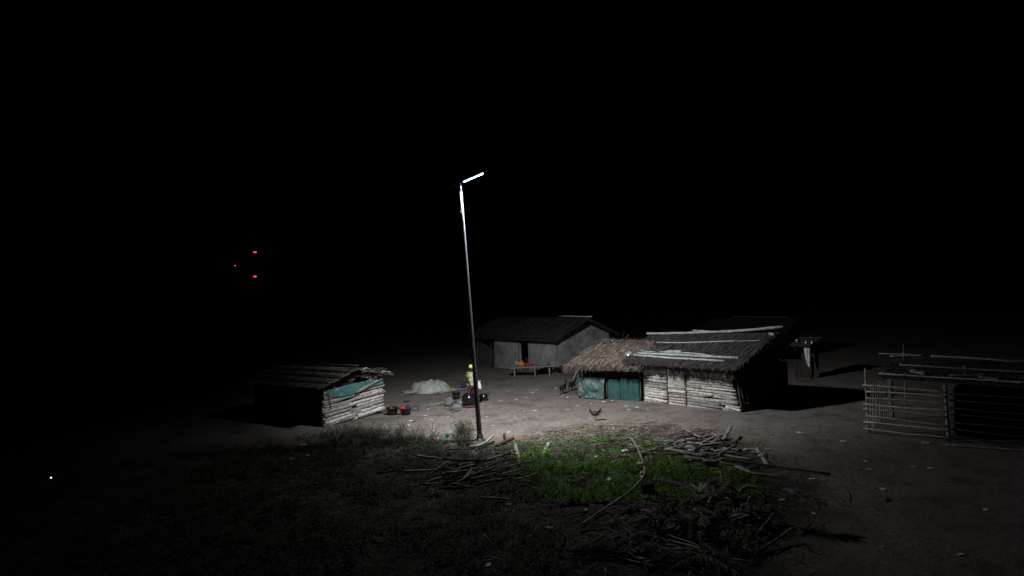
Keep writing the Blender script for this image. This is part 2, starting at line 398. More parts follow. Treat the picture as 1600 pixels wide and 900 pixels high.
Z = Vector((0, 0, 1))
# ------------------------------------------------------------------ right hut of stacked split wood
A = G(1003, 627); B = G(1160, 645); A.z = 0; B.z = 0
u = (B - A).normalized(); v = Vector((-u.y, u.x, 0)); LW = (B - A).length; DW = 4.2
hut = thing('wooden_hut', 'low hut of stacked split wood with long pale poles laid over its dark roof', 'hut', A)
def hp(s, t, z): return A + u * s + v * t + Z * z
EAV, RDG0, RDG1 = 1.80, 2.72, 3.02
mb = MB()
mb.box(hp(LW / 2 - .1, .22, .80), (LW - .45, .06, 1.6), Matrix((u, v, Z)).transposed()); mb.box(hp(.06, DW / 2 + .1, .8), (.06, DW, 1.6), Matrix((u, v, Z)).transposed())
mb.box(hp(LW / 2, DW, .8), (LW - .1, .06, 1.6), Matrix((u, v, Z)).transposed()); mb.box(hp(LW - .35, DW / 2 + .1, .8), (.06, DW - .4, 1.6), Matrix((u, v, Z)).transposed())
gable(mb, [hp(LW - .32, .2, 1.6), hp(LW - .32, DW, 1.6), hp(LW - .32, DW / 2, 2.75)]); gable(mb, [hp(.05, .2, 1.6), hp(.05, DW, 1.6), hp(.05, DW / 2, 2.6)])
mb.build('inner_wall', 'backing', hut, smooth=False)  # dark backing added behind the stacked wood, keeps light out of the gaps
mb = MB(); pan = [(0.03, .28), (.29, .47), (.48, 1.0)]
for pi, (s0, s1) in enumerate(pan):
    z = .05; tilt = [-.06, -.03, -.10][pi]
    while z < 1.62:
        r = U(.055, .088); a0 = s0 * LW; a1 = s1 * LW
        if pi == 2: a1 = LW * (1.0 - .115 * (z / 1.6)) + U(-.04, .03)
        else: a1 += U(-.03, .01)
        tl = tilt * (1 - z / 2.2) + U(-.03, .03)
        cuts = [a0, a1]
        if pi == 2 and rnd() < .65: cuts = [a0, U(.62, .85) * LW, a1]
        for q in range(len(cuts) - 1):
            mb.log(hp(cuts[q] + .01, .05 + U(-.02, .03), z + tl * -(q * .3) + U(-.012, .012)), hp(cuts[q + 1] - .01, .05 + U(-.02, .03), z + tl * (q + 1) * .6), r, r * U(.7, 1.1), .022, 7, 8, .18, flat=1.0, up=v)
        z += r * 1.66
mb.build('front_wall', 'log', hut)
mb = MB(); mb.box(hp(.385 * LW, -.045, 1.12), (.165 * LW, .03, .52), Matrix((u, v, Z)).transposed()); mb.build('wall_patch', 'pale_wood', hut, bevel=.006, smooth=False)
for s in (.285, .475): mb = MB(); mb.log(hp(s * LW, -.035, 0), hp(s * LW + .02, -.035, 1.5), .022, .018, .02); mb.build('wall_post', 'dark_wood', hut)
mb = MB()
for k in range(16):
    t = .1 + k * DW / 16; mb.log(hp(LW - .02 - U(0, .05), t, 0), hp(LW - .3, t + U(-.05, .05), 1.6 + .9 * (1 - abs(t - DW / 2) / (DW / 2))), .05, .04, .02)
mb.build('side_wall', 'shade_wood', hut)
OV = .52; RO = .72
r0 = hp(-.95, DW / 2, RDG0); r1 = hp(LW + RO - .1, DW / 2, RDG1)
e0 = hp(-.55, -OV, EAV - .02); e1 = hp(LW + .12, -OV - .05, EAV)
f0 = hp(-.3, DW + .4, EAV - .1); f1 = hp(LW + .4, DW + .4, EAV - .05)
mb = MB(); slab(mb, r0, r1, e0, e1, .08); slab(mb, r0 - Z * .004, r1 - Z * .004, f0, f1, .08)
roof = mb.build('roof', 'roofdark', hut, smooth=False)
mb = MB(); thatch(mb, (r0, r1), (e0, e1), 6500, (.3, .7), (.012, .034), .06, .12, .26, up=.05); mb.build('roof_thatch', 'roofdark', hut)
mb = MB(); thatch(mb, (r0, r1), (e0, e1), 1500, (.25, .5), (.008, .018), .05, .22, .35, tmin=.86, up=.03); thatch(mb, (r0 + Z * .01, r0.lerp(r1, .3) + Z * .01), (e0, e0.lerp(e1, .3)), 1200, (.35, .7), (.01, .022), .05, .15, .3, tmin=.45)
mb.build('eave_thatch', 'oldstraw', hut)
mb = MB()
for _ in range(900):                                  # ragged straw hanging under the eave, in clumps
    s = U(0, LW * .97); cl = noise.noise(Vector((s * 2.1, 3, 0)))
    l = max(.06, .30 + .42 * cl + U(-.08, .08)); p = hp(s, U(-.42, -.10), EAV - .06)
    mb.strip([p, p + Vector((U(-.05, .05), U(-.05, .05), -l * .6)), p + Vector((U(-.1, .1), U(-.08, .02), -l))], [.02, .016, .006], u)
mb.build('hanging_straw', 'oldstraw', hut)
def rp(s, t):                                          # point on the front slope
    return r0.lerp(r1, s).lerp(e0.lerp(e1, s), t) + Z * .07
def roofpole(pts, rad, m_='roofpole'):
    q = MB(); P = [Vector(p) for p in pts]; fine = []
    for i in range(len(P) - 1):
        for k in range(4): fine.append(P[i].lerp(P[i + 1], k / 4))
    fine.append(P[-1]); ph = U(0, 90)
    fine = [p + Vector((0, 0, .022 * noise.noise(Vector((i * .55, ph, 0))))) for i, p in enumerate(fine)]
    q.tube(fine, [rad * U(.85, 1.1) for _ in fine], 8, jit=.08); q.build('roof_pole', m_, hut)
roofpole([rp(-.02, -.0) + Z * .03, rp(.3, 0) + Z * .02, rp(.65, .0) + Z * .03, rp(1.02, -.02) + Z * .13], .058)
roofpole([rp(-.02, .30), rp(.25, .34), rp(.5, .33), rp(.78, .29)], .034)
roofpole([rp(.78, .29), rp(.95, .29) + Z * .02], .018)
roofpole([rp(-.10, .66), rp(.1, .66), rp(.3, .67), rp(.45, .66)], .040)
roofpole([rp(.28, .66), rp(.55, .68), rp(.80, .76)], .030)
roofpole([rp(.08, .74), rp(.45, .75), rp(.94, .77)], .062)
roofpole([rp(.05, .80), rp(.4, .85), rp(.86, .86)], .050)
roofpole([rp(-.30, .45), rp(-.1, .50), rp(.06, .53)], .026)
roofpole([rp(.33, .47) + Z * .05, rp(.22, .76) + Z * .07], .03, 'dark_wood')
roofpole([rp(.36, -.03) + Z * .1, rp(.52, 0) + Z * .06], .022)
roofpole([rp(.96, .10) + Z * .02, rp(1.0, .12) + Z * .0], .07, 'pale_wood')
mb = MB(); mb.sheet(lambda a, c_: rp(.31 + a * .13, .62 + c_ * .085) + Z * (.035 + .05 * noise.noise(Vector((a * 5, c_ * 3, 1)))), 12, 5); mb.build('roof_rag', 'palecloth', hut, solid=.01)

# ------------------------------------------------------------------ thatched shelter with teal sheets
S0 = G(907, 622); S1 = G(1000, 627); S0.z = S1.z = 0
su = (S1 - S0).normalized(); sv = Vector((-su.y, su.x, 0)); SL = (S1 - S0).length; SD = 2.7
sh = thing('thatched_shelter', 'shaggy straw roofed shelter walled with teal plastic sheets', 'shelter', S0)
def sp(s, t, z): return S0 + su * s + sv * t + Z * z
def sheetwall(name, s0, s1, z0, z1, mt, amp, seed, bulge=0, pleat=0, tilt=0):
    q = MB()
    def fn(a, c_):
        s = s0 + (s1 - s0) * a; z = z0 + (z1 - z0) * c_ + tilt * (a - .5) * c_
        o = amp * noise.noise(Vector((s * 2.3, z * 2.3, seed))) + amp * .5 * noise.noise(Vector((s * 6 + z * 3, z * 5, seed + 3)))
        if pleat: o += pleat * math.sin(s * 26 + 2 * noise.noise(Vector((s * 3, 0, seed)))) * (.4 + .6 * abs(noise.noise(Vector((s * 4, z, seed)))))
        return sp(s, -bulge * math.sin(math.pi * (1 - c_) * .6) + o, z)
    q.sheet(fn, 44, 26); return q.build(name, mt, sh, solid=.006)
sheetwall('teal_sheet', -.04, 1.30, .02, 1.0, 'teal', .13, 2, .16)
sheetwall('teal_curtain', 1.44, 2.02, .0, .92, 'teal2', .03, 6, .0, .035)
sheetwall('teal_curtain', 2.04, SL - .02, .0, .98, 'teal2', .03, 9, -.02, .045)
mb = MB(); mb.box(sp(SL / 2, .32, .7), (SL - .1, .05, 1.4), Matrix((su, sv, Z)).transposed()); mb.box(sp(.05, SD / 2 + .1, .7), (.05, SD - .3, 1.4), Matrix((su, sv, Z)).transposed()); mb.box(sp(SL / 2, SD, .7), (SL, .05, 1.4), Matrix((su, sv, Z)).transposed())
mb.build('inner_wall', 'backing', sh, smooth=False)
for s in (-.03, 1.33, SL): q = MB(); q.log(sp(s, .1, 0), sp(s, .1, 1.4), .045, .04, .02); q.build('post', 'dark_wood', sh)
# shaggy hip roof as rings of slope faces
rA = sp(.85, SD / 2, 2.50); rB = sp(SL + .25, SD / 2, 2.48)
rC = sp(.55, SD / 2 - .35, 2.36)
c0 = sp(-.38, -.42, 1.44); c1 = sp(SL * .55, -.50, 1.40); c2 = sp(SL + .30, -.45, 1.52)
c3 = sp(-.55, SD * .45, 1.50); c4 = sp(-.3, SD + .4, 1.3); c5 = sp(SL + .3, SD + .4, 1.3)
faces = [((rA, rB), (c0, c2)), ((rA, rA.lerp(rB, .02)), (c3, c0)), ((rA, rA.lerp(rB, .02)), (c4, c3)), ((rB, rA), (c5, c4))]
mb = MB()
for (a, b_), (c_, d_) in faces: slab(mb, a - Z * .03, b_ - Z * .03, c_ - Z * .03, d_ - Z * .03, .10)
mb.build('roof', 'straw', sh, smooth=False)
mb = MB()
for (rr, ee), n in zip(faces, (6500, 1700, 900, 900)): thatch(mb, rr, ee, n, (.45, .95), (.012, .034), .17, .20, .42, up=.12)
for _ in range(700):                                   # tangled crest
    p = rA.lerp(rB, U(-.05, 1)) + Vector((U(-.4, .4), U(-.4, .4), U(-.06, .07))); d = Vector((U(-1, 1), U(-1, 1), U(-.25, .12))).normalized()
    mb.strip([p, p + d * .3 + Z * .03, p + d * .6], [.018, .016, .005], d.cross(Z).normalized())
mb.build('shaggy_thatch', 'straw', sh)
q = MB(); q.log(sp(.22, -.55, 1.42), sp(.0, -.68, .86), .014, .01, .02); q.build('loose_stick', 'pale_wood', sh)
def on_face(s, t): return rA.lerp(rB, s).lerp(c0.lerp(c2, s), t)
q = MB(); q.sheet(lambda a, c_: on_face(.03 + a * .12, .72 + c_ * .14) + Z * (.15 + .02 * noise.noise(Vector((a * 4, c_ * 4, 2)))), 8, 6); q.build('roof_rag', 'palecloth', sh, solid=.01)
bpos = W(971, 564, S1.y - .15)
b0 = on_face(.72, .62) + Z * .13
nrm = ((c2 - c0).cross(rA - c0)).normalized(); nrm = nrm if nrm.z > 0 else -nrm
rotb = nrm.to_track_quat('Z', 'Y').to_matrix()
mb = MB(); mb.lathe(b0, [(.10, 0), (.16, .03), (.225, .10), (.25, .105), (.25, .115), (.215, .105), (.15, .045), (0, .03)], 24, rot=Matrix.Rotation(math.pi, 3, 'X') @ Matrix.Identity(3))
mb.v = [tuple(b0 + Z * .12 + (rotb @ (Vector(q_) - b0))) for q_ in mb.v]
single('metal_basin', mb, 'steel', 'shiny steel basin lying upside down on the straw roof edge', 'basin', b0)

# ------------------------------------------------------------------ left hut of logs
A2 = G(506, 668); B2 = G(600, 645); A2.z = B2.z = 0
u2 = (B2 - A2).normalized(); v2 = Vector((-u2.y, u2.x, 0)); L2 = (B2 - A2).length; D2 = 4.4
lh = thing('log_hut', 'low hut of stacked grey logs with a teal tarp under its straw roof', 'hut', A2)
def lp2(s, t, z): return A2 + u2 * s + v2 * t + Z * z
Rm = Matrix((u2, v2, Z)).transposed()
mb = MB(); mb.box(lp2(L2 / 2, .16, .72), (L2 - .1, .06, 1.4), Rm); mb.box(lp2(.12, D2 / 2 + .1, .72), (.06, D2, 1.4), Rm); mb.box(lp2(L2 / 2, D2, .72), (L2, .06, 1.4), Rm); mb.box(lp2(L2 - .12, D2 / 2 + .1, .72), (.06, D2, 1.4), Rm)
gable(mb, [lp2(.1, .18, 1.4), lp2(L2 - .1, .18, 1.4), lp2(L2 * .75, .18, 1.85), lp2(L2 * .45, .18, 1.9)])
mb.build('inner_wall', 'backing', lh, smooth=False)
mb = MB(); z = .04
while z < 1.40:
    r = U(.055, .09); top_l = 1.45 - .06
    s0 = U(-.02, .1); s1 = L2 - U(-.03, .05); cut = [s0, s1]
    if rnd() < .7: cut = [s0, U(.3, .7) * L2, s1]
    for q in range(len(cut) - 1):
        dz = U(-.015, .015)
        mb.log(lp2(cut[q], .04 + U(-.02, .04), z + dz - .05), lp2(cut[q + 1] + .1 * (q == 0), .04 + U(-.03, .03), z + dz + U(.0, .10)), r, r * U(.7, 1.1), .028, 7, 8, .18, up=v2)
    z += r * 1.64
mb.build('front_wall', 'log_pale', lh)
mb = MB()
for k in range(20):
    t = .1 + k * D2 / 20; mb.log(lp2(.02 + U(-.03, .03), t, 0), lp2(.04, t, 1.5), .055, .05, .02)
mb.build('side_wall', 'shade_wood', lh)
mb = MB()
def tf(a, c_):
    s = .18 + a * (L2 - .2); lo_ = 1.13 - .10 * math.sin(a * 5) + .12 * (a - .5) * 0; hi = 1.40 + .16 * a
    z_ = lo_ + (hi - lo_) * c_
    return lp2(s, -.045 + .035 * noise.noise(Vector((s * 3, z_ * 4, 5))) + .02 * noise.noise(Vector((s * 9, z_ * 3, 1))), z_)
mb.sheet(tf, 40, 10); mb.build('teal_tarp', 'teal3', lh, solid=.006)
q = MB(); q.log(lp2(L2 * .50, -.10, 1.10), lp2(L2 * 1.0, -.09, 1.52), .055, .05, .015); q.build('leaning_log', 'pale_wood', lh)
q = MB(); q.log(lp2(.32, -.07, .65), lp2(.26, -.06, 1.25), .02, .016, .03); q.build('wall_post', 'dark_wood', lh)
for s, z1 in ((0.02, 1.62), (.55, 1.68), (L2 * .75, 1.95)):
    q = MB(); q.log(lp2(s, -.06, z1 - .55), lp2(s + .02, -.05, z1), .026, .02, .02); q.build('post_tip', 'pale_wood', lh)
# low gable roof running back to the left, stepped courses of thatch
RZ = 2.12
pr0 = lp2(L2 * .50, -.35, RZ); pr1 = lp2(L2 * .50, D2 + .3, RZ - .05)
pe0 = lp2(-.40, -.30, 1.52); pe1 = lp2(-.40, D2 + .3, 1.50)
pf0 = lp2(L2 + .30, -.35, 1.66); pf1 = lp2(L2 + .3, D2 + .3, 1.6)
mb = MB(); slab(mb, pr0, pr1, pf0, pf1, .08)
for k in range(4):                                      # courses step down towards the eave
    a0, a1 = k / 4, (k + 1) / 4 + .04
    lift = Z * (.10 - .0 * k)
    slab(mb, pr0.lerp(pe0, a0) + Z * .02, pr1.lerp(pe1, a0) + Z * .02, pr0.lerp(pe0, a1) + lift, pr1.lerp(pe1, a1) + lift, .06)
mb.build('roof', 'oldstraw', lh, smooth=False)
mb = MB()
for k in range(4):
    a0, a1 = k / 4, (k + 1) / 4 + .03; lift = Z * .105
    thatch(mb, (pr0.lerp(pe0, a0) + Z * .03, pr1.lerp(pe1, a0) + Z * .03), (pr0.lerp(pe0, a1) + lift, pr1.lerp(pe1, a1) + lift), 900, (.2, .34), (.012, .03), .015, .05, .12, up=.01)
thatch(mb, (pr0, pr1), (pf0, pf1), 1500, (.3, .6), (.012, .03), .03, .15, .25)
mb.build('roof_thatch', 'oldstraw', lh)
mb = MB()
for _ in range(60):                                     # tangle of twigs at the front corner of the roof
    p = lp2(U(.45, 1.05) * L2, U(-.45, .25), U(1.62, 1.98)); d = Vector((U(-1, .6), U(-1, .5), U(-.2, .15))).normalized()
    mb.log(p, p + d * U(.15, .45), U(.008, .02), .006, .08, 5, 5)
mb.build('roof_twigs', 'stick', lh)
for k, (s, t, z_) in enumerate(((1.0, -.22, 1.76), (.92, -.27, 1.80), (.6, -.25, 2.06))):
    q = MB(); q.sheet(lambda a, c_: lp2(s * L2 + (a - .5) * .42, t + (c_ - .5) * .3, z_ + .06 * noise.noise(Vector((a * 3, c_ * 3, k))) - .12 * abs(a - .5) + .03), 8, 6); q.build('roof_rag', 'palecloth', lh, solid=.01)
for a_, e_, r_ in ((.03, 0, .035), (.27, .1, .028), (.52, -.1, .03), (.77, .15, .028)):
    q = MB(); q.log(pr0.lerp(pe0, a_) + Z * (.13) + v2 * e_, pr1.lerp(pe1, a_) + Z * .12 - v2 * U(0, .6), r_, r_ * .8, .012, 8); q.build('roof_pole', 'dark_wood', lh)

# ------------------------------------------------------------------ mud house behind
C3 = G(868, 585); P3 = G(773, 575); C3.z = P3.z = 0
u3 = (P3 - C3).normalized(); v3 = Vector((u3.y, -u3.x, 0)); L3 = (P3 - C3).length; FL = L3 + 2.0; GW = 4.7
if v3.y < 0: v3 = -v3
hs = thing('mud_house', 'pale mud walled house with a dark gabled thatch roof at the back of the yard', 'house', C3)
def h3(s, t, z): return C3 + u3 * s + v3 * t + Z * z
R3 = Matrix((u3, v3, Z)).transposed()
mb = MB(); WZ = 2.12
dr0, dr1 = L3 * .415, L3 * .56
mb.box(h3(dr0 / 2, .1, WZ / 2), (dr0, .2, WZ), R3); mb.box(h3((dr1 + L3) / 2, .1, WZ / 2), (L3 - dr1, .2, WZ), R3)
mb.box(h3((dr0 + dr1) / 2, .1, WZ - .06), (dr1 - dr0 - .004, .18, .12), R3)
mb.build('front_wall', 'plaster', hs, bevel=.02)
mb = MB(); th = .2
g = [h3(-.003, .0, 0), h3(-.003, GW, 0), h3(-.003, GW, WZ), h3(-.003, GW * .47, 3.06), h3(-.003, 0, WZ)]
mb.add(g + [p + u3 * th for p in g], [(0, 1, 2, 3, 4), (9, 8, 7, 6, 5)] + [(i, i + 5, (i + 1) % 5 + 5, (i + 1) % 5) for i in range(5)])
mb.build('gable_wall', 'plaster', hs, smooth=False)
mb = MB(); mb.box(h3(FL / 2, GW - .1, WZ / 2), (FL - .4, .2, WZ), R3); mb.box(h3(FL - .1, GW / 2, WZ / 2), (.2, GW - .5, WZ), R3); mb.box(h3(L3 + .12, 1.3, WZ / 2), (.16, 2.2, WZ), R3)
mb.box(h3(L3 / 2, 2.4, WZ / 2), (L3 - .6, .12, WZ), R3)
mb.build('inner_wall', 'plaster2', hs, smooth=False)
q = MB(); q.log(h3(L3 + .35, .05, 0), h3(L3 + .35, .05, WZ), .05, .045, .01); q.build('porch_post', 'dark_wood', hs)
q = MB(); q.log(h3(FL - .1, .05, 0), h3(FL - .1, .05, WZ), .05, .045, .01); q.build('porch_post', 'dark_wood', hs)
q = MB(); q.log(h3(dr1 + .03, -.02, 0), h3(dr1 + .03, -.02, WZ - .1), .03, .03, .01); q.build('door_post', 'dark_wood', hs)
hr0 = h3(-.65, GW * .47, 3.26); hr1 = h3(FL + .3, GW * .47, 3.18)
he0 = h3(-.45, -.42, 2.14); he1 = h3(FL + .3, -.42, 2.10); hf0 = h3(-.45, GW + .5, 2.1); hf1 = h3(FL + .3, GW + .5, 2.1)
mb = MB(); slab(mb, hr0, hr1, he0, he1, .16); slab(mb, hr0 - Z * .004, hr1 - Z * .004, hf0, hf1, .16); mb.build('roof', 'houseroof', hs, smooth=False)
mb = MB(); thatch(mb, (hr0, hr1), (he0, he1), 6500, (.4, .8), (.014, .034), .03, .10, .10, up=.02); thatch(mb, (hr0, hr1), (hf0, hf1), 1500, (.4, .8), (.014, .034), .03, .12, .12)
mb.build('roof_thatch', 'houseroof', hs)
q = MB(); q.log(hr0 - u3 * .35 + Z * .06, hr0 + u3 * 2.6 + Z * .06, .035, .03, .01); q.build('ridge_pole', 'mid_wood', hs)

# ------------------------------------------------------------------ far shed right of the hut and another far roof
C4 = G(1243, 591); D4 = G(1276, 586); C4.z = D4.z = 0
fs = thing('small_shed', 'little open shed with a white cloth, half hidden behind the wooden hut', 'shed', C4)
u4 = u.copy(); v4 = v.copy()
def f4(s, t, z): return C4 + u4 * s + v4 * t + Z * z
for s, t in ((.05, 0), (.80, 0.0), (.05, .9), (.80, .9)):
    q = MB(); q.log(f4(s, t, 0), f4(s, t, 1.75), .05, .045, .01); q.build('post', 'dark_wood', fs)
mb = MB(); mb.box(f4(.42, .9, .8), (.75, .06, 1.6), Matrix((u4, v4, Z)).transposed()); mb.box(f4(.33, .45, .6), (.42, .05, 1.2), Matrix((u4, v4, Z)).transposed()); mb.build('back_wall', 'backing', fs, smooth=False)
mb = MB(); slab(mb, f4(-.2, 1.1, 1.98), f4(.95, 1.1, 2.03), f4(-.2, -.25, 1.72), f4(.95, -.25, 1.76), .07); mb.build('roof', 'houseroof', fs, smooth=False)
for t, z_ in ((-.2, 1.77), (.1, 1.84), (.6, 1.93), (1.05, 2.03)):
    q = MB(); q.log(f4(-.2, t, z_), f4(.98, t, z_ + .03), .035, .03, .012); q.build('roof_pole', 'dark_wood', fs)
mb = MB(); mb.sheet(lambda a, c_: f4(.50 + .28 * (a + (.25 * c_ * (1 - a))), -.06 + .05 * math.sin(a * 9 + c_), 1.62 - c_ * (.62 + .5 * a)), 12, 12); mb.build('hung_cloth', 'white_cloth', fs, solid=.006)
for k, (s, t, z_) in enumerate(((.60, .0, 1.86), (.90, .0, 1.87), (.0, .3, 1.92))):
    q = MB(); q.lathe(f4(s, t, z_ - .05), [(.05, 0), (.07, .02), (.06, .10), (.025, .14), (.02, .17), (0, .17)], 12); single('tin_can', q, 'steel', ['shiny tin lying in the middle of the small shed roof', 'shiny tin at the right end of the small shed roof', 'dull pale tin at the left end of the small shed roof'][k], 'tin', f4(s, t, z_ - .05))
C5 = W(1105, 520, 47); C5.z = 0
fr = thing('far_hut', 'barely lit dark hut whose roof rises behind the wooden hut', 'hut', C5)
def f5(s, t, z): return C5 + u * s + v * t + Z * z
mb = MB(); mb.box(f5(2.6, 1.6, .9), (5.0, 3.0, 1.8), Matrix((u, v, Z)).transposed()); mb.build('wall', 'plaster2', fr, smooth=False)
mb = MB(); slab(mb, f5(-.4, 1.6, 2.6), f5(5.7, 1.6, 2.6), f5(-.5, -.5, 1.8), f5(5.8, -.5, 1.8), .1); slab(mb, f5(-.4, 1.6, 2.596), f5(5.7, 1.6, 2.596), f5(-.5, 3.7, 1.8), f5(5.8, 3.7, 1.8), .1); mb.build('roof', 'darkroof2', fr, smooth=False)
q = MB(); q.log(f5(1, 1.6, 2.67), f5(5, 1.6, 2.67), .04, .04, .01); q.build('ridge_pole', 'dark_wood', fr)

# ------------------------------------------------------------------ animal pen at the right
A6 = G(1357, 677); B6 = G(1482, 691); A6.z = B6.z = 0
u6 = (B6 - A6).normalized(); v6 = Vector((-u6.y, u6.x, 0)); L6 = (B6 - A6).length
pen = thing('stick_pen', 'animal pen of thin horizontal rails with a low pole roof at the right', 'pen', A6)
def p6(s, t, z): return A6 + u6 * s + v6 * t + Z * z
for s, t, z_, r_ in ((0, 0.06, 2.15, .04), (L6, .06, 1.75, .055), (L6 * 2.05, .06, 1.75, .055), (0.02, 2.9, 1.7, .045), (L6, 2.9, 1.8, .05), (L6 * 2.05, 2.9, 1.8, .05)):
    q = MB(); q.log(p6(s, t, 0), p6(s - .05, t, z_), r_, r_ * .8, .015); q.build('post', 'mid_wood' if t < 1 and s < L6 * 1.5 else 'dark_wood', pen)
for k in range(8):
    z_ = .14 + k * .205 + U(-.02, .02)
    q = MB(); q.log(p6(-.06 + U(-.08, .02), -.01, z_ + .02), p6(L6 + .06 + U(-.05, .08), -.01, z_ + U(-.06, .03)), .033, .024, .03, 8); q.build('rail', 'rail', pen)
for k in range(7):
    z_ = .16 + k * .22 + U(-.02, .02)
    q = MB(); q.log(p6(L6 + .05, .12, z_), p6(L6 * 2.1, .12, z_ + U(-.03, .03)), .028, .02, .02, 8); q.build('rail', 'shade_wood', pen)
for k in range(11):
    t = .25 + k * .26; q = MB(); q.log(p6(.0, t, 0), p6(.02, t + .16, 1.45 + U(-.1, .15)), .026, .018, .03); q.build('side_stick', 'mid_wood', pen)
mb = MB(); mb.box(p6(L6 * 1.55, 2.7, .85), (L6 * 1.1, .06, 1.7), Matrix((u6, v6, Z)).transposed()); mb.box(p6(L6 + .1, 1.6, .8), (.06, 2.2, 1.6), Matrix((u6, v6, Z)).transposed()); mb.build('inner_wall', 'backing', pen, smooth=False)
pa, pb = p6(.15, 2.9, 2.28), p6(L6 * 2.35, 2.9, 2.2); pc, pd = p6(.25, .45, 1.84), p6(L6 * 2.3, .35, 1.80)
mb = MB(); slab(mb, pa, pb, pc, pd, .06); mb.build('roof', 'oldstraw', pen, smooth=False)
mb = MB(); thatch(mb, (pa, pb), (pc, pd), 2200, (.3, .6), (.012, .03), .03, .10, .3, up=.02); mb.build('roof_thatch', 'oldstraw', pen)
for (a_, b_), (s0, s1), r_ in (((.97, .97), (0.0, 1.0), .035), ((.5, .55), (.08, 1.02), .032), ((.02, .05), (.22, .8), .035), ((.12, .0), (-.02, .18), .04), ((.02, -.02), (-.10, .14), .024)):
    q = MB(); q.log(pa.lerp(pb, s0).lerp(pc.lerp(pd, s0), a_) + Z * .07, pa.lerp(pb, s1).lerp(pc.lerp(pd, s1), b_) + Z * .07, r_, r_ * .8, .014, 8); q.build('roof_pole', 'roofpole', pen)
for k, (s, t) in enumerate(((.16, .72), (.55, .78))):
    q = MB(); q.sheet(lambda a, c_: pa.lerp(pb, s + a * (.09 + .08 * k)).lerp(pc.lerp(pd, s + a * .1), t + (c_ - .5) * .14 + a * .1) + Z * (.06 + .03 * noise.noise(Vector((a * 3, c_ * 3, k)))), 8, 5); q.build('roof_rag', 'palecloth', pen, solid=.01)
for k in range(9):
    a_ = pa.lerp(pb, U(.0, .9)).lerp(pc.lerp(pd, U(.0, .9)), U(.0, .9)) + Z * .08; d = (u6 * U(-1, 1) + v6 * U(-.5, .5)).normalized() * U(.4, .9)
    q = MB(); q.log(a_ - d, a_ + d + Z * U(0, .06), U(.018, .03), .015, .04, 6); q.build('loose_stick', random.choice(['mid_wood', 'dark_wood', 'roofpole']), pen)
q = MB(); q.log(p6(.5, 2.6, 0), p6(.5, 2.6, 2.75), .02, .014, .01); q.build('tall_stick', 'mid_wood', pen)

# ------------------------------------------------------------------ table of poles with things on it
T0 = G(803, 590); T1 = G(858, 591); T0.z = gz(T0.x, T0.y); tu = Vector((1, -.12, 0)).normalized(); tv = Vector((.12, 1, 0)).normalized()
tb = thing('pole_table', 'rough table of poles standing in front of the mud house', 'table', T0)
def tp(s, t, z): return T0 + tu * s + tv * t + Z * z
TL = 2.25; TZ = .56
for s, t in ((.05, .05), (1.25, 0), (2.1, -.02), (.05, 1.0), (1.25, 1.0), (2.65, .95)):
    q = MB(); q.log(tp(s, t, 0), tp(s - .02, t, TZ - .03), .042, .036, .02); q.build('leg', 'mid_wood', tb)
mb = MB()
for k in range(13): mb.log(tp(-.35 + U(-.1, .1), -.02 + k * .085, TZ + U(-.01, .015)), tp(TL + U(.1, .65), -.02 + k * .085, TZ + .05 + U(-.01, .02)), .034, .026, .012, 7)
mb.build('pole_top', 'stick', tb)
for s in (.05, 1.25, 2.3): mb = MB(); mb.log(tp(s, -.08, TZ - .06), tp(s, 1.1, TZ - .06), .036, .03, .01); mb.build('cross_pole', 'mid_wood', tb)
def bucket(name, label, p, r, h, m_, cat='bucket', wall=.012, taper=.8):
    e = thing(name, label, cat, p); q = MB()
    q.lathe(p, [(r * taper, 0), (r * .9, h * .5), (r, h - .02), (r * 1.07, h - .015), (r * 1.07, h), (r - wall, h), (r * .88 - wall, h * .5), (r * taper - wall, .012), (0, .012)], 22); q.build('tub', m_, e)
    q = MB(); q.tube([p + Vector((r * 1.05 * math.cos(a), .02, h - .02 - .16 * r * math.sin(a) * 3)) for a in [math.pi * k / 10 for k in range(11)]], .007, 6); q.build('handle', 'darkpaint', e); return e
def ontable(px, py): 
    p = G(px, py, TZ + .09); return p
p = tp(.42, .28, TZ + .05)
mb = MB(); mb.blob(p + Z * .14, (.24, .15, .14), 3, .10); e = thing('jerrycan', 'orange plastic can lying on the left end of the pole table', 'can', p)
mb.build('body', 'orange', e); q = MB(); q.lathe(p + Vector((-.1, 0, .25)), [(.035, 0), (.035, .05), (0, .055)], 12); q.build('cap', 'red', e); q = MB(); q.tube([p + Vector((-.02, 0, .265)), p + Vector((.02, 0, .31)), p + Vector((.1, 0, .30)), p + Vector((.13, 0, .24))], .018, 8); q.build('handle', 'orange', e)
p = tp(.14, .42, TZ + .075); mb = MB(); mb.lathe(p, [(.08, 0), (.13, .10), (.14, .24), (.145, .25), (.12, .245), (.07, .02), (0, .02)], 18); single('mint_cup', mb, 'mint', 'mint green bowl on the table left of the orange can', 'bowl', p)
def heap(name, label, cat, p, size, m_, seed, amp=.5, group=None):
    q = MB(); q.blob(Vector(p) + Z * size[2] * .75, size, seed, amp, 20, 12, 2.4); q.v = [(a, b_, max(c_, p[2] - .01)) for a, b_, c_ in q.v]
    return single(name, q, m_, label, cat, p, group)
heap('red_cloth', 'crumpled pinkish red cloth on the table beside the orange can', 'cloth', tp(.88, .35, TZ + .075), (.28, .2, .09), 'pink', 4)
heap('dark_sack', 'flat dark sack on the right part of the pole table', 'sack', tp(1.7, .45, TZ + .08), (.4, .28, .09), 'greycloth', 5)

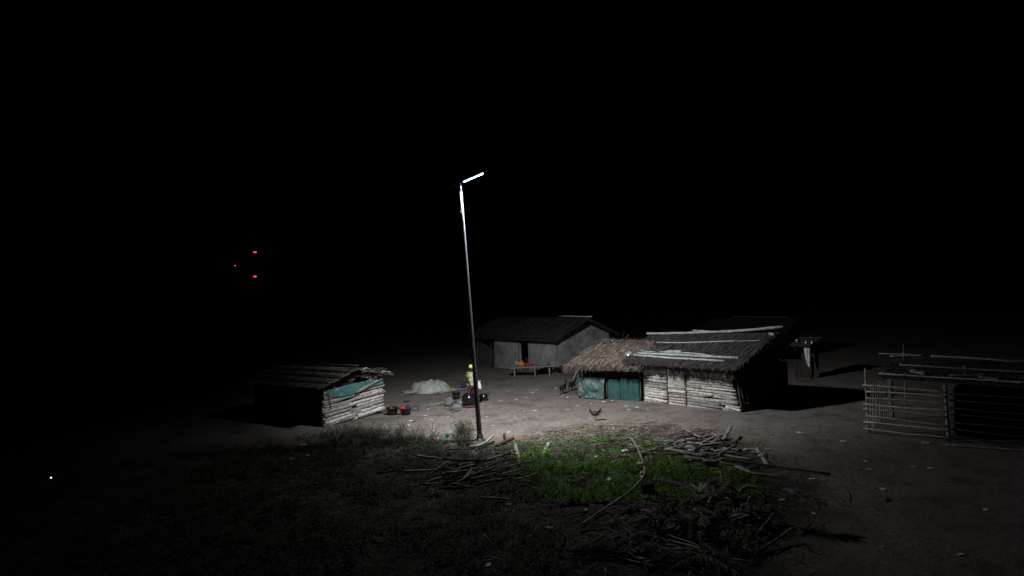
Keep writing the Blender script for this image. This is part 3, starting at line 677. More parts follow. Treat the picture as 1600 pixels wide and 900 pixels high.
# ------------------------------------------------------------------ covered heap, pots, basins
p = G(671, 612)
hp_ = thing('covered_heap', 'low heap covered by a pale tarpaulin left of the lamp pole', 'covered heap', p)
mb = MB()
def hf(a, c_):
    x = (a - .5) * 3.1; y = (c_ - .5) * 2.3
    d = math.hypot((x - .05) / 1.08, y / .85); h = .50 * max(0, 1 - d ** 4.5) if d < 1 else 0
    rg = 1.0 + .10 * noise.noise(Vector((x * 2, y * 2, 0)))
    edge = .05 * abs(noise.noise(Vector((x * 3, y * 3, 2)))) * (1.2 if d > 1 else .6)
    h2 = h + edge + .12 * noise.noise(Vector((x * 3.4 + y, y * 3.4, 4))) * (1 if d < 1.1 else .4)
    return Vector((p.x + x * rg, p.y + y * rg, p.z + .03 + max(0, h2)))
mb.sheet(hf, 60, 44); keep = []
for f in mb.f:
    cx_ = sum(mb.v[i][0] for i in f) / 4 - p.x; cy_ = sum(mb.v[i][1] for i in f) / 4 - p.y
    if math.hypot(cx_ / 1.38, cy_ / 1.0) < 1 + .16 * noise.noise(Vector((cx_ * 2.4, cy_ * 2.4, 9))): keep.append(f)
mb.f = keep; mb.build('tarpaulin', 'paletarp', hp_, solid=.008)
for k, (dx, dy, a) in enumerate(((-.95, -.9, .25), (-.3, -.62, .1), (.75, -.7, .5), (1.5, -.1, .35))):
    q = MB(); q.log(p + Vector((dx - .45, dy - .2, .06)), p + Vector((dx + .45, dy + .25 * a, .12)), .025, .02, .03); q.build('weight_stick', 'stick', hp_)
def ground_pot(px, py, r, h, name, label, m_='pot'):
    p = G(px, py); e = thing(name, label, 'pot', p); q = MB()
    prof = [(r * .35, 0)] + [(r * math.sin(t) ** .8, h * (1 - math.cos(t)) / 2) for t in [math.pi * k / 12 for k in range(2, 10)]] + [(r * .70, h * .86), (r * .78, h * .90), (r * .80, h * .92), (r * .72, h * .91), (r * .66, h * .8), (0, h * .3)]
    q.lathe(p, prof, 28); q.build('body', m_, e)
    for sgn in (-1, 1):
        q = MB(); q.tube([p + Vector((sgn * r * .86, -.06, h * .74)), p + Vector((sgn * r * 1.12, -.04, h * .80)), p + Vector((sgn * r * 1.12, .04, h * .80)), p + Vector((sgn * r * .86, .06, h * .74))], .014, 8); q.build('handle', m_, e)
    return e, p
pe, pp = ground_pot(733, 635, .32, .60, 'cooking_pot', 'big round black cooking pot standing left of the lamp pole')
q = MB(); rr = Matrix.Rotation(R(-14), 3, 'Y') @ Matrix.Rotation(R(12), 3, 'X'); q.lathe(pp + Z * .54, [(.24, 0), (.235, .02), (.16, .065), (.05, .085), (.045, .11), (.03, .125), (0, .127)], 24, rot=rr); q.build('lid', 'pot', pe)
ground_pot(756, 626, .22, .34, 'cooking_pot', 'smaller dark pot standing just right of the lamp pole')
bucket('brown_bucket', 'dark brown bucket standing left of the big black pot', G(713, 624), .19, .36, 'bucketbrown')
for k, (px, py, sz, lb) in enumerate(((702, 634, (.24, .2, .2), 'grey hearth stone, leftmost of the three by the pots'), (716, 632, (.17, .15, .15), 'small grey hearth stone in front of the brown bucket'), (717, 636, (.14, .13, .11), 'smallest hearth stone, nearest the camera'))):
    p = G(px, py); q = MB(); q.blob(p + Z * sz[2] * .7, sz, k + 20, .35); single('hearth_stone', q, 'stone', lb, 'stone', p, 'hearth stones')
heap('grey_sack', 'pale crumpled sack lying in front of the big black pot', 'sack', G(727, 634), (.36, .16, .12), 'palecloth', 8, .7)
heap('grey_sack', 'grey green sack folded on the ground left of the pots', 'sack', G(713, 642), (.22, .15, .15), 'greycloth', 11, .7)
heap('dark_rag', 'dark red rag on the ground at the foot of the big pot', 'rag', G(735, 637), (.30, .10, .05), 'cloth_dark', 12, .7)
heap('blue_bag', 'small dark blue bag between the covered heap and the person', 'bag', G(724, 606), (.13, .12, .11), 'blue', 13, .4)
def basin(px, py, r, h, label):
    return bucket('black_tub', label, G(px, py), r, h, 'black_plastic', 'tub', .015, .84)
basin(613, 648, .25, .31, 'black plastic tub, left one of the pair beside the log hut')
t2 = basin(634, 648, .24, .28, 'black plastic tub holding red and blue washing')
q0 = G(634, 648)
heap('red_washing', 'bundle of red washing in the right black tub', 'washing', q0 + Vector((-.13, -.02, .20)), (.16, .15, .11), 'red', 15, .4)
heap('blue_washing', 'bundle of dark blue washing in the right black tub', 'washing', q0 + Vector((.12, .0, .20)), (.12, .12, .11), 'blue', 16, .4)
p = G(650, 642); st = thing('low_stool', 'small dark wooden stool right of the black tubs', 'stool', p)
q = MB(); q.box(p + Z * .22, (.30, .22, .03), Matrix.Rotation(.3, 3, 'Z')); q.build('seat', 'dark_wood', st, bevel=.006, smooth=False)
for a, b_ in ((-.11, -.1), (.11, -.07), (-.13, .07), (.1, .1)):
    q = MB(); q.tube([p + Vector((a * 1.15, b_ * 1.15, 0)), p + Vector((a, b_, .205))], .014, 7); q.build('leg', 'dark_wood', st)
heap('dark_shoe', 'flat dark sandal lying above the black tubs', 'sandal', G(635, 628), (.15, .07, .03), 'char', 17, .2)
p = G(699, 683); q = MB(); q.blob(p + Z * .085, (.085, .08, .07), 31, .25); q.v = [(a, b_, max(c_, p.z)) for a, b_, c_ in q.v]; single('green_ball', q, 'greenp', 'bright green plastic ball at the edge of the weeds', 'ball', p)

# ------------------------------------------------------------------ person
pb = G(737.5, 632)
per = thing('person', 'person in a yellow cap and yellow vest standing behind the lamp pole', 'person', pb, rz=R(50))
J = [(0, 0, .93, (.15, .11)), (0, 0, 1.12, (.145, .10)), (0, 0, 1.34, (.175, .105)), (0, 0, 1.46, (.075, .07)), (0, -.01, 1.54, .056), (0, -.015, 1.62, (.078, .092)), (0, -.012, 1.70, (.076, .092)), (0, -.008, 1.755, .05),
     (-.185, 0, 1.41, .062), (-.235, -.02, 1.14, .047), (-.215, -.14, .92, .036), (-.205, -.18, .85, .03),
     (.185, 0, 1.41, .062), (.245, -.02, 1.15, .047), (.27, -.20, 1.02, .036), (.275, -.26, 1.01, .03),
     (-.095, 0, .86, .095), (-.11, -.01, .50, .066), (-.115, .02, .10, .045), (-.125, -.10, .04, .042), (-.128, -.19, .03, .03),
     (.095, 0, .86, .095), (.11, -.01, .50, .066), (.115, .02, .10, .045), (.125, -.10, .04, .042), (.128, -.19, .03, .03)]
E = [(0, 1), (1, 2), (2, 3), (3, 4), (4, 5), (5, 6), (6, 7), (2, 8), (8, 9), (9, 10), (10, 11), (2, 12), (12, 13), (13, 14), (14, 15), (0, 16), (16, 17), (17, 18), (18, 19), (19, 20), (0, 21), (21, 22), (22, 23), (23, 24), (24, 25)]
for hand, sx in ((11, -1), (15, 1)):                      # five fingers each
    hx, hy, hz_ = J[hand][:3]; d = Vector((0, -.35, -1)).normalized() if sx < 0 else Vector((0, -1, -.1)).normalized(); sd = Vector((1, 0, 0))
    base = Vector((hx, hy, hz_))
    for k, ln_ in enumerate((.07, .085, .08, .065)):
        o1 = base + d * .05 + sd * ((k - 1.5) * .021); o2 = base + d * (.05 + ln_ * .55) + sd * ((k - 1.5) * .024); o3 = o2 + (d + Vector((0, .3, -.45))).normalized() * ln_ * .45
        i = len(J); J += [(*o1, .012), (*o2, .009), (*o3, .008)]; E += [(hand, i), (i, i + 1), (i + 1, i + 2)]
    o1 = base + d * .02 + sd * (-sx * .035); o2 = o1 + (d + sd * (-sx * .5)).normalized() * .045; i = len(J); J += [(*o1, .013), (*o2, .010)]; E += [(hand, i), (i, i + 1)]
skin('body', J, E, 'skin', per, 0, 2)
def ring_shell(rings, seg=24):
    q = MB(); vs = []; fs = []
    for (cx_, cy_, z_, rx, ry) in rings:
        for k in range(seg):
            w_ = 2 * math.pi * k / seg; vs.append((cx_ + rx * math.cos(w_), cy_ + ry * math.sin(w_), z_))
    for i in range(len(rings) - 1):
        for k in range(seg): fs.append((i * seg + k, i * seg + (k + 1) % seg, (i + 1) * seg + (k + 1) % seg, (i + 1) * seg + k))
    q.add(vs, fs); return q
ve = ring_shell([(0, 0, .80, .215, .165), (0, 0, .95, .205, .155), (0, 0, 1.12, .195, .145), (0, 0, 1.30, .215, .15), (0, 0, 1.40, .20, .135), (0, 0, 1.455, .14, .11), (0, 0, 1.48, .09, .085)]).build('vest', 'vest', per, world=False, solid=.012)
for z_ in (.90, 1.10): ring_shell([(0, 0, z_, .222, .168), (0, 0, z_ + .055, .219, .164)]).build('reflective_band', 'reflect', ve, world=False, solid=.006)
for sx in (-.1, .1):
    q = MB(); q.sheet(lambda a, c_: (sx + (a - .5) * .05, -.135 - .028 * math.sin(c_ * 3.1) - (.02 if c_ < .6 else 0), .97 + c_ * .44), 2, 8); q.build('reflective_band', 'reflect', ve, world=False, solid=.006)
for sx in (-1, 1):
    q = MB(); e1_ = Vector((sx * .225, -.012, 1.22)); q.tube([(sx * .15, 0, 1.425), (sx * .195, 0, 1.40), e1_], [.088, .084, .07], 14, cap=False); q.build('sleeve', 'vest', per, world=False, solid=.008)
    q = MB(); q.tube([(sx * .085, 0, .93), (sx * .098, 0, .80), (sx * .112, -.005, .48), (sx * .118, .015, .12)], [.12, .115, .085, .07], 14, cap=False); q.build('trouser_leg', 'cloth_dark', per, world=False, solid=.008)
q = MB(); q.lathe((0, -.012, 1.665), [(.098, 0), (.101, .04), (.085, .10), (.05, .135), (0, .145)], 20, sy=1.12); cp = q.build('cap', 'cap', per, world=False)
q = MB(); q.sheet(lambda a, c_: ((a - .5) * .17 * (1 - .25 * c_), -.10 - .11 * c_ + .03 * (2 * a - 1) ** 2, 1.672 - .02 * c_), 8, 4); q.build('cap_brim', 'cap', cp, world=False, solid=.008)
q = MB(); q.lathe((0, -.112, 1.61), [(.006, .03), (.014, .0), (0.004, -.012)], 8, sy=1.4); q.build('nose', 'skin', per, world=False)
for sx in (-1, 1):
    q = MB(); q.blob((sx * .031, -.098, 1.642), (.011, .006, .007), 1, 0, 8, 6); q.build('eye', 'white_cloth', per, world=False)
    q = MB(); q.blob((sx * .083, -.0, 1.63), (.012, .025, .034), 1, .1, 8, 6); q.build('ear', 'skin', per, world=False)
cpos = pb + Vector((.37, .03, .98)); q = MB()
q.sheet(lambda a, c_: cpos + Vector((.05 * math.cos(a * 6.28) * (1 + .8 * c_) , .04 * math.sin(a * 6.28) * (1 + .8 * c_), .06 - c_ * .34 + .02 * math.sin(a * 12))), 16, 8)
single('white_cloth', q, 'white_cloth', 'white cloth hanging from the hand of the person behind the pole', 'cloth', cpos - Z * .28, solid=.006)

# ------------------------------------------------------------------ goats and hen
def goat(px, py, label, m_, sc, heading, white):
    g = thing('goat', label, 'goat', G(px, py), 'young goats in the yard', heading)
    s = sc
    J = [(0, 0, .40, (.085, .10)), (.16, 0, .40, (.085, .11)), (-.17, 0, .41, (.08, .095)), (.26, 0, .47, .062), (.33, 0, .58, .042), (.37, 0, .64, .05), (.45, 0, .61, .030), (-.27, 0, .47, .016), (-.31, 0, .53, .012),
         (.17, .065, .28, .035), (.165, .068, .15, .026), (.165, .07, .03, .022), (.17, -.065, .28, .035), (.185, -.068, .15, .026), (.175, -.07, .03, .022),
         (-.17, .065, .30, .052), (-.15, .07, .22, .034), (-.215, .07, .14, .024), (-.195, .07, .03, .022), (-.17, -.065, .30, .052), (-.14, -.07, .22, .034), (-.205, -.07, .14, .024), (-.185, -.07, .03, .022)]
    E = [(0, 1), (0, 2), (1, 3), (3, 4), (4, 5), (5, 6), (2, 7), (7, 8), (1, 9), (9, 10), (10, 11), (1, 12), (12, 13), (13, 14), (2, 15), (15, 16), (16, 17), (17, 18), (2, 19), (19, 20), (20, 21), (21, 22)]
    skin('body', [(a * s, b_ * s, c_ * s, tuple(r * s for r in rr) if hasattr(rr, '__len__') else rr * s) for a, b_, c_, rr in J], E, m_, g, 0, 2)
    for sy in (-1, 1):
        q = MB(); q.tube([Vector((.355, sy * .04, .665)) * s, Vector((.34, sy * .085, .655)) * s, Vector((.335, sy * .12, .62)) * s], [.012 * s, .022 * s, .006 * s], 8, .4); q.build('ear', m_, g, world=False)
        q = MB(); q.tube([Vector((.35, sy * .02, .68)) * s, Vector((.335, sy * .025, .72)) * s, Vector((.30, sy * .03, .745)) * s], [.011 * s, .008 * s, .003 * s], 7); q.build('horn', 'horn', g, world=False)
    if white:
        q = MB(); q.blob(Vector((.285, 0, .46)) * s, (.045 * s, .05 * s, .075 * s), 5, .2); q.build('white_chest', 'goatwhite', g, world=False)
goat(880, 616, 'dark grey young goat, the nearer of the two', 'goatgrey', .92, R(58), False)
goat(894, 611, 'black young goat with a white chest, farther of the two', 'goat', .95, R(52), True)
hn = G(931, 657)
h = thing('hen', 'red brown hen with raised black tail standing in the open yard', 'hen', hn, rz=R(172)); k_ = 1.15
J = [(0, 0, .22, (.085, .09)), (.10, 0, .235, .07), (-.10, 0, .245, .06), (.16, 0, .30, .040), (.185, 0, .355, .03), (.20, 0, .385, .03)]
skin('body', [(a * k_, b_ * k_, c_ * k_, tuple(q * k_ for q in r) if hasattr(r, '__len__') else r * k_) for a, b_, c_, r in J], [(0, 1), (0, 2), (1, 3), (3, 4), (4, 5)], 'hen', h)
mb = MB()
for a in range(9):
    y = (a - 4) * .016; f_ = abs(a - 4) / 4
    mb.strip([Vector((-.07, y * .5, .25)) * k_, Vector((-.15, y, .34 - .05 * f_)) * k_, Vector((-.18 - .03 * f_, y * 1.3, .42 - .10 * f_)) * k_], [.07, .08, .02], Vector((.6, .5 if a % 2 else -.5, .4)).normalized())
mb.build('tail', 'hentail', h, world=False, solid=.004)
for sy in (-1, 1):
    q = MB(); q.blob(Vector((-.01, sy * .085, .235)) * k_, (.10, .022, .06), 2, .15); q.build('wing', 'hen', h, world=False)
    q = MB(); q.tube([Vector((.01, sy * .035, .15)) * k_, Vector((.0, sy * .035, .07)) * k_, Vector((.01, sy * .035, .0)) * k_], [.016, .009, .008], 7)
    for d in (-.5, 0, .5): q.tube([Vector((.01, sy * .035, .008)) * k_, Vector((.06 * math.cos(d) + .01, sy * .035 + .06 * math.sin(d), .005)) * k_], [.007, .004], 5)
    q.build('leg', 'henleg', h, world=False)
q = MB(); q.blob(Vector((.20, 0, .425)) * k_, (.022, .006, .014), 3, .3); q.build('comb', 'comb', h, world=False)
q = MB(); q.tube([Vector((.222, 0, .385)) * k_, Vector((.262, 0, .375)) * k_], [.011, .003], 7); q.build('beak', 'henleg', h, world=False)
p = G(911, 623); b5 = thing('hen', 'small dark hen pecking at the ground in front of the teal sheet', 'hen', p, rz=R(160))
skin('body', [(0, 0, .15, (.06, .06)), (.08, 0, .155, .045), (-.09, 0, .18, .035), (.13, 0, .12, .024), (.16, 0, .06, .022)], [(0, 1), (0, 2), (1, 3), (3, 4)], 'hentail', b5)
for sy in (-1, 1):
    q = MB(); q.tube([(.0, sy * .03, .11), (-.005, sy * .03, .05), (0, sy * .03, 0)], [.012, .007, .007], 6); q.build('leg', 'henleg', b5, world=False)
q = MB(); q.strip([(-.09, 0, .18), (-.16, 0, .24), (-.19, 0, .25)], [.04, .05, .02], Vector((0, .8, .5)).normalized()); q.build('tail', 'hentail', b5, world=False, solid=.006)
q = MB(); q.tube([(.165, 0, .045), (.175, 0, .015)], [.009, .002], 6); q.build('beak', 'henleg', b5, world=False)

# ------------------------------------------------------------------ litter
def scrap_mesh(kind, seed):
    q = MB()
    if kind == 'sheet': q.sheet(lambda a, c_: Vector(((a - .5) * .26 * (1 + .4 * noise.noise(Vector((c_ * 3, seed, 0)))), (c_ - .5) * .17, .02 + .05 * abs(noise.noise(Vector((a * 4, c_ * 4, seed)))))), 8, 6)
    elif kind == 'husk':
        for k in range(4):
            a = U(-.5, .5); d = Vector((math.cos(a), math.sin(a), 0)); q.strip([d * -.06 + Z * .015, d * .05 + Z * .045, d * .16 + Z * U(.01, .05)], [.025, .05, .012], Vector((-d.y, d.x, U(-.3, .3))).normalized())
    else: q.blob(Vector((0, 0, .03)), (.10, .07, .05), seed, .6, 10, 7, 2.5); q.v = [(a, b_, max(.0, c_)) for a, b_, c_ in q.v]
    return q
protos = {}
def up_(p, z): return Vector((p.x, p.y, p.z + z))
KINDS = {'w': ('plastic_scrap', 'sheet', 'scrap_white', 'scrap', 'crumpled white plastic scrap lying on the ground', 'white plastic scraps strewn over the yard'),
         'b': ('plastic_bag', 'blob', 'scrap_white', 'bag', 'small balled white plastic bag lying on the ground', 'balled white plastic bags'),
         'y': ('dry_husk', 'husk', 'scrap_yellow', 'husk', 'dry yellow maize husk lying on the ground', 'dry yellow husks'),
         'o': ('brown_peel', 'husk', 'scrap_orange', 'peel', 'orange brown dry peel lying on the ground', 'orange brown peels'),
         't': ('teal_scrap', 'sheet', 'scrap_teal', 'scrap', 'small teal plastic scrap lying on the dark soil', 'teal plastic scraps'),
         'r': ('red_scrap', 'sheet', 'scrap_red', 'scrap', 'small dull red scrap lying on the ground', 'dull red scraps')}
def litter(kind, px, py, s=1.0):
    nm, sh_, mt, cat, lab, grp = KINDS[kind]; v_ = int(rnd() * 4)
    if (kind, v_) not in protos:
        o = scrap_mesh(sh_, v_ * 2.3 + ord(kind)).build(nm, mt, None, solid=.004 if sh_ != 'blob' else 0); protos[(kind, v_)] = o
    else:
        o = protos[(kind, v_)].copy(); COL.objects.link(o)
    q_ = G(px, py); o.location = up_(q_, .05 if inside(q_.x, q_.y, GRASS) else 0); o.rotation_euler = (0, 0, U(0, 6.28)); s *= .95 if kind == 'b' else .62; o.scale = (s, s * U(.7, 1.1), s)
    tag(o, lab, cat, grp)
for d in ("w669,640 w665,650,1.2 w674,656 w642,658 w639,665 r647,659 w694,618 w676,674 w624,675 w684,685 w704,676 y721,646 w755,632 w790,580 w795,598 w868,607 w838,610 w832,614 w794,612 w782,627 w693,618,.7 "
          "w807,625 w903,635,1.2 w888,641 w869,607 w880,617,1.2 w877,620 w887,621 w910,623 w957,626 w979,635 w983,641 w996,637,1.2 w1012,641 w943,628 y924,632,1.7 y931,634,1.6 y928,631,1.4 y810,650,1.2 r815,642 w836,642 "
          "o965,671,1.3 y948,662 y977,671 w1004,669 w958,686 w846,687,1.2 b977,710,1.3 w974,714 b932,719 b959,727 b968,727,.8 b1001,730,1.3 b1004,746,1.4 b1003,751 b952,756,1.3 w981,767,1.2 w900,734 w939,737 w915,797 w798,788 "
          "b1081,721 t1067,718 w1250,677,1.5 t1200,703,1.3 t1234,768,1.6 w1269,749 w1222,782 w1272,803,.8 y968,815,1.6 w1143,805 y1386,781,2 w1353,722 y1339,734,1.3 w1359,734 w1318,690 w1447,693,1.4 w1540,797,.8 w1502,867,.8 w1380,765 w1427,730 w1454,732 "
          "w472,696,1.5 w481,712 w456,717 b856,828 b860,829 w763,884 y1208,679 y1229,680 y1240,677,1.2 o902,722 o908,727 o880,730 o868,727 y1183,664 o1004,672 w620,667 y640,672 y842,647 y851,618 o848,620 w795,676 w700,652 y745,648 w822,622 r845,596 w905,622 y971,673 w990,672 w1178,705").split():
    a = d[1:].split(','); litter(d[0], float(a[0]), float(a[1]), float(a[2]) if len(a) > 2 else 1.0)
for _ in range(70):                                      # finer bits blown about the yard
    px, py = U(620, 1000), U(600, 675)
    if 700 < px < 765 and py < 640: continue
    litter(random.choice('wyyow'), px, py, U(.35, .6))

# ------------------------------------------------------------------ wood lying about
WOOD_G = {'wood_slab': ('loose grey slab of wood lying in the heap right of the grass', 'slab', 'wood slabs heaped right of the grass'),
          'brush_stick': ('thin dark stick lying in the brush heap among the weeds', 'stick', 'sticks of the brush heap')}
def piece(name, p0, p1, r, mt, label=None, cat='stick', group=None, flat=1.0, wob=.02, r1=None, seg=7):
    q = MB(); q.log(p0, p1, r, r1 or r * .8, wob, 7, seg, .12, flat)
    if label is None: label, cat, group = WOOD_G[name]
    base = (Vector(p0) + Vector(p1)) / 2; base.z = min(p0[2], p1[2])
    return single(name, q, mt, label, cat, base, group)
def up_(p, z): return Vector((p.x, p.y, p.z + z))
SL_ = [((984, 708), (1058, 696), .05, .18), ((996, 713), (1049, 701), .045, .12), ((1049, 689), (1071, 684), .05, .28), ((1104, 716), (1126, 695), .07, .30), ((1131, 700), (1143, 682), .07, .34), ((1124, 720), (1151, 708), .06, .26),
       ((1078, 706), (1087, 716), .06, .26), ((1084, 714), (1128, 722), .05, .22), ((1151, 732), (1174, 742), .08, .06), ((1172, 742), (1224, 747), .05, .06), ((1150, 717), (1188, 717), .03, .18), ((1094, 690), (1118, 686), .06, .30), ((1062, 694), (1082, 691), .05, .34), ((1070, 682), (1096, 700), .07, .32), ((1100, 702), (1124, 694), .06, .3), ((1112, 688), (1132, 690), .05, .24)]
for (a, b_, r_, z_) in SL_: piece('wood_slab', up_(G(*a), z_ * .8), up_(G(*b_), z_), r_, 'mid_wood', flat=.45)
cx0, cy0 = 1105, 708
for _ in range(46):
    px = cx0 + random.gauss(0, 36); py = cy0 + (px - cx0) * .18 + random.gauss(0, 11); a = U(-.5, .45); l = U(.35, .95); p = G(px, py); hgt = max(.03, .34 - ((px - cx0) / 75) ** 2 * .3 - abs(py - cy0) * .006) * U(.2, 1)
    d = Vector((math.cos(a), math.sin(a) * 1.4, U(-.14, .14))) * l * .5
    piece('wood_slab', up_(p, hgt + .03) - d, up_(p, hgt + .03) + d, random.choice([U(.025, .045), U(.05, .085), U(.08, .12)]), random.choice(['mid_wood', 'mid_wood', 'mid_wood', 'pale_wood', 'dark_wood']), flat=U(.22, .6), wob=U(.02, .07))
piece('long_pole', up_(G(1120, 722), .12), up_(G(1298, 744), .05), .04, 'dark_wood', 'long dark pole sticking out to the right of the wood heap', 'pole', wob=.008)
piece('upright_slab', up_(G(1201, 730), .0), up_(G(1183, 712), .22), .08, 'pale_wood', 'pale slab leaning up at the right end of the wood heap', 'slab', flat=.35)
piece('pale_stick', up_(G(1067, 732), .05), up_(G(1160, 739), .06), .026, 'bark', 'long mottled pale stick lying along the front of the grass', 'stick', wob=.01)
def curved(name, pxs, r, mt, label, cat, z=.08, zs=None):
    P = [up_(G(*a), (zs[i] if zs else z)) for i, a in enumerate(pxs)]; fine = []
    for i in range(len(P) - 1):
        p0 = P[max(i - 1, 0)]; p1 = P[i]; p2 = P[i + 1]; p3 = P[min(i + 2, len(P) - 1)]
        for k in range(5):
            t = k / 5; fine.append(.5 * ((2 * p1) + (p2 - p0) * t + (2 * p0 - 5 * p1 + 4 * p2 - p3) * t * t + (3 * p1 - p0 - 3 * p2 + p3) * t ** 3))
    fine.append(P[-1]); q = MB(); q.tube(fine, [r * (1 - .4 * i / len(fine)) * U(.9, 1.1) for i in range(len(fine))], 7, jit=.1)
    return single(name, q, mt, label, cat, P[len(P) // 2], None)
curved('bent_stick', [(1008, 733), (997, 711), (985, 695), (972, 691)], .03, 'mid_wood', 'bent grey stick arching over the right edge of the grass', 'stick', zs=(.03, .2, .22, .05))
curved('long_branch', [(1008, 745), (1005, 758), (985, 775), (945, 800), (908, 823)], .035, 'mid_wood', 'long curved branch running from the grass down to the dark soil', 'branch', zs=(.25, .2, .12, .08, .04))
piece('pale_plank', up_(G(849, 711), .04), up_(G(858, 696), .10), .07, 'pale_wood', 'short pale plank lying at the upper edge of the grass', 'plank', flat=.4)
piece('mottled_post', up_(G(813, 728), .05), up_(G(806, 706), .22), .065, 'bark', 'short mottled pale log leaning at the left edge of the grass', 'log')
piece('mottled_post', up_(G(803, 723), .03), up_(G(800, 708), .10), .03, 'bark', 'thin mottled stick beside the short mottled log', 'stick')
curved('pale_log', [(732, 702), (748, 700), (760, 696), (770, 690)], .06, 'pale_wood', 'long pale bare log lying in front of the lamp pole', 'log', zs=(.06, .07, .12, .2))
piece('dark_log', up_(G(776, 699), .05), up_(G(802, 690), .12), .07, 'dark_wood', 'dark log lying right of the lamp foot', 'log')
piece('dark_log', up_(G(789, 694), .05), up_(G(788, 690), .25), .05, 'char', 'short charred stub standing on the dark log', 'log')
piece('dark_log', up_(G(748, 703), .03), up_(G(772, 696), .12), .055, 'char', 'charred log lying under the pale log by the lamp', 'log')
piece('white_reed', up_(G(734, 697), .02), up_(G(725, 688), .05), .014, 'pale_wood', 'thin white reed on the ground left of the lamp foot', 'reed')
for (a, b_, r_) in (((658, 636), (697, 631), .03), ((668, 637), (690, 633), .025), ((684, 650), (699, 641), .018), ((700, 642), (722, 644), .018), ((704, 646), (716, 640), .02)):
    piece('firewood_stick', up_(G(*a), .03), up_(G(*b_), .08), r_, 'stick', 'grey firewood stick pointing at the hearth stones', 'stick', 'firewood sticks by the hearth', wob=.05)
BR = [((653, 724), (685, 735), .045, 'mid_wood'), ((710, 749), (731, 748), .04, 'mid_wood'), ((721, 766), (737, 754), .03, 'mid_wood'), ((707, 773), (742, 756), .025, 'mid_wood'), ((714, 746), (792, 727), .035, 'mid_wood'), ((785, 754), (817, 752), .03, 'pale_wood'), ((805, 764), (842, 760), .03, 'pale_wood'), ((835, 756), (843, 750), .025, 'mid_wood'), ((690, 745), (760, 735), .035, 'mid_wood'), ((745, 748), (785, 738), .03, 'mid_wood'), ((667, 757), (700, 741), .03, 'mid_wood')]
for a, b_, r_, mt in BR: piece('brush_stick', up_(G(*a), .22), up_(G(*b_), .34), r_, mt, wob=.04)
for _ in range(62):
    px = random.gauss(745, 45); py = random.gauss(752, 15); p = G(px, py); a = U(-.5, .8); l = U(.3, 1.1); d = Vector((math.cos(a), math.sin(a), U(-.16, .18))) * l / 2; z_ = U(.05, .36)
    piece('brush_stick', up_(p, z_) - d, up_(p, z_) + d, U(.014, .04), random.choice(['dark_wood', 'dark_wood', 'dark_wood', 'mid_wood']), wob=.05)
# sticks of the palm frond heap
piece('white_stick', up_(G(1131, 774), .15), up_(G(1127, 768), .50), .025, 'pale_wood', 'short white stick poking up from the frond heap', 'stick')
curved('curved_stalk', [(1150, 803), (1155, 792), (1166, 784), (1181, 779)], .05, 'mid_wood', 'curved grey palm stalk on the frond heap', 'stalk', zs=(.15, .3, .34, .25))
piece('forked_stick', up_(G(1163, 804), .22), up_(G(1194, 824), .12), .04, 'mid_wood', 'straight grey stick lying across the right of the frond heap', 'stick')
piece('brown_stick', up_(G(1251, 838), .03), up_(G(1268, 821), .06), .018, 'mid_wood', 'thin brown stick on the bare soil right of the frond heap', 'stick')
piece('thin_reed', up_(G(878, 809), .04), up_(G(919, 803), .08), .02, 'mid_wood', 'thin greenish reed on the dark soil below the grass', 'reed')
piece('char_block', up_(G(888, 787), .06), up_(G(905, 785), .06), .085, 'char', 'short charred log on the dark soil below the grass', 'log')
piece('char_block', up_(G(968, 808), .08), up_(G(998, 803), .08), .11, 'char', 'thick charred log left of the frond heap', 'log')
piece('ground_pole', up_(G(1474, 697), .04), up_(G(1640, 710), .05), .035, 'mid_wood', 'long pole lying on the ground along the front of the pen', 'pole', wob=.008)
p = G(1013, 775); q = MB(); q.lathe(p, [(.19, 0), (.17, .1), (.165, .28), (.15, .32), (.09, .30), (0, .29)], 16); single('tree_stump', q, 'char', 'round black burnt stump at the lower right of the grass', 'stump', p)
curved('soil_twig', [(1322, 768), (1327, 775), (1326, 786)], .012, 'mid_wood', 'small curved twig on the bare soil at the right', 'twig', z=.03)

for _ in range(34):
    px = random.gauss(1105, 62); py = random.gauss(825, 24); p = G(px, py); a = U(0, 3.14); l = U(.4, 1.5); d = Vector((math.cos(a), math.sin(a), U(-.25, .3))) * l / 2
    z_ = U(.12, .42) * max(.3, 1 - abs(px - 1105) / 160)
    piece('palm_stalk', up_(p, z_) - d, up_(p, z_) + d, U(.018, .05), random.choice(['mid_wood', 'mid_wood', 'dark_wood', 'dark_wood', 'pale_wood']), 'grey palm stalk tangled among the dead fronds at the bottom', 'palm stalk', 'palm stalks in the frond heap', flat=U(.4, 1), wob=.06)
# ------------------------------------------------------------------ palm fronds
def frond_mesh(mt, seed, ln=1.7, spread=.62, fold=.2):
    random.seed(seed); q = MB(); pts = []
    for k in range(9):
        t = k / 8; pts.append(Vector((t * ln, .12 * math.sin(t * 2 + seed), .10 + .22 * math.sin(t * 2.6) - .18 * t * t)))
    q.tube(pts, [.028 * (1 - .75 * k / 8) for k in range(9)], 6, .6)
    for k in range(44):
        t = .18 + .82 * k / 44; i = min(7, int(t * 8)); p = pts[i].lerp(pts[i + 1], t * 8 - i)
        for sy in (-1, 1):
            if rnd() < .12: continue
            l = spread * (math.sin(min(1, (t - .1) * 1.6) * math.pi * .5)) * (1.15 - .7 * t) * U(.75, 1.1); a = U(.5, .9)
            d = Vector((math.cos(a), sy * math.sin(a), fold * U(-.4, 1))).normalized()
            q.strip([p, p + d * l * .5 + Z * U(-.02, .05), p + d * l - Z * U(.0, .14)], [.02, .034, .004], Vector((-d.y, d.x, U(-.8, .8))).normalized())
    lo_ = min(v_[2] for v_ in q.v); q.v = [(a, b_, c_ - lo_) for a, b_, c_ in q.v]
    return q
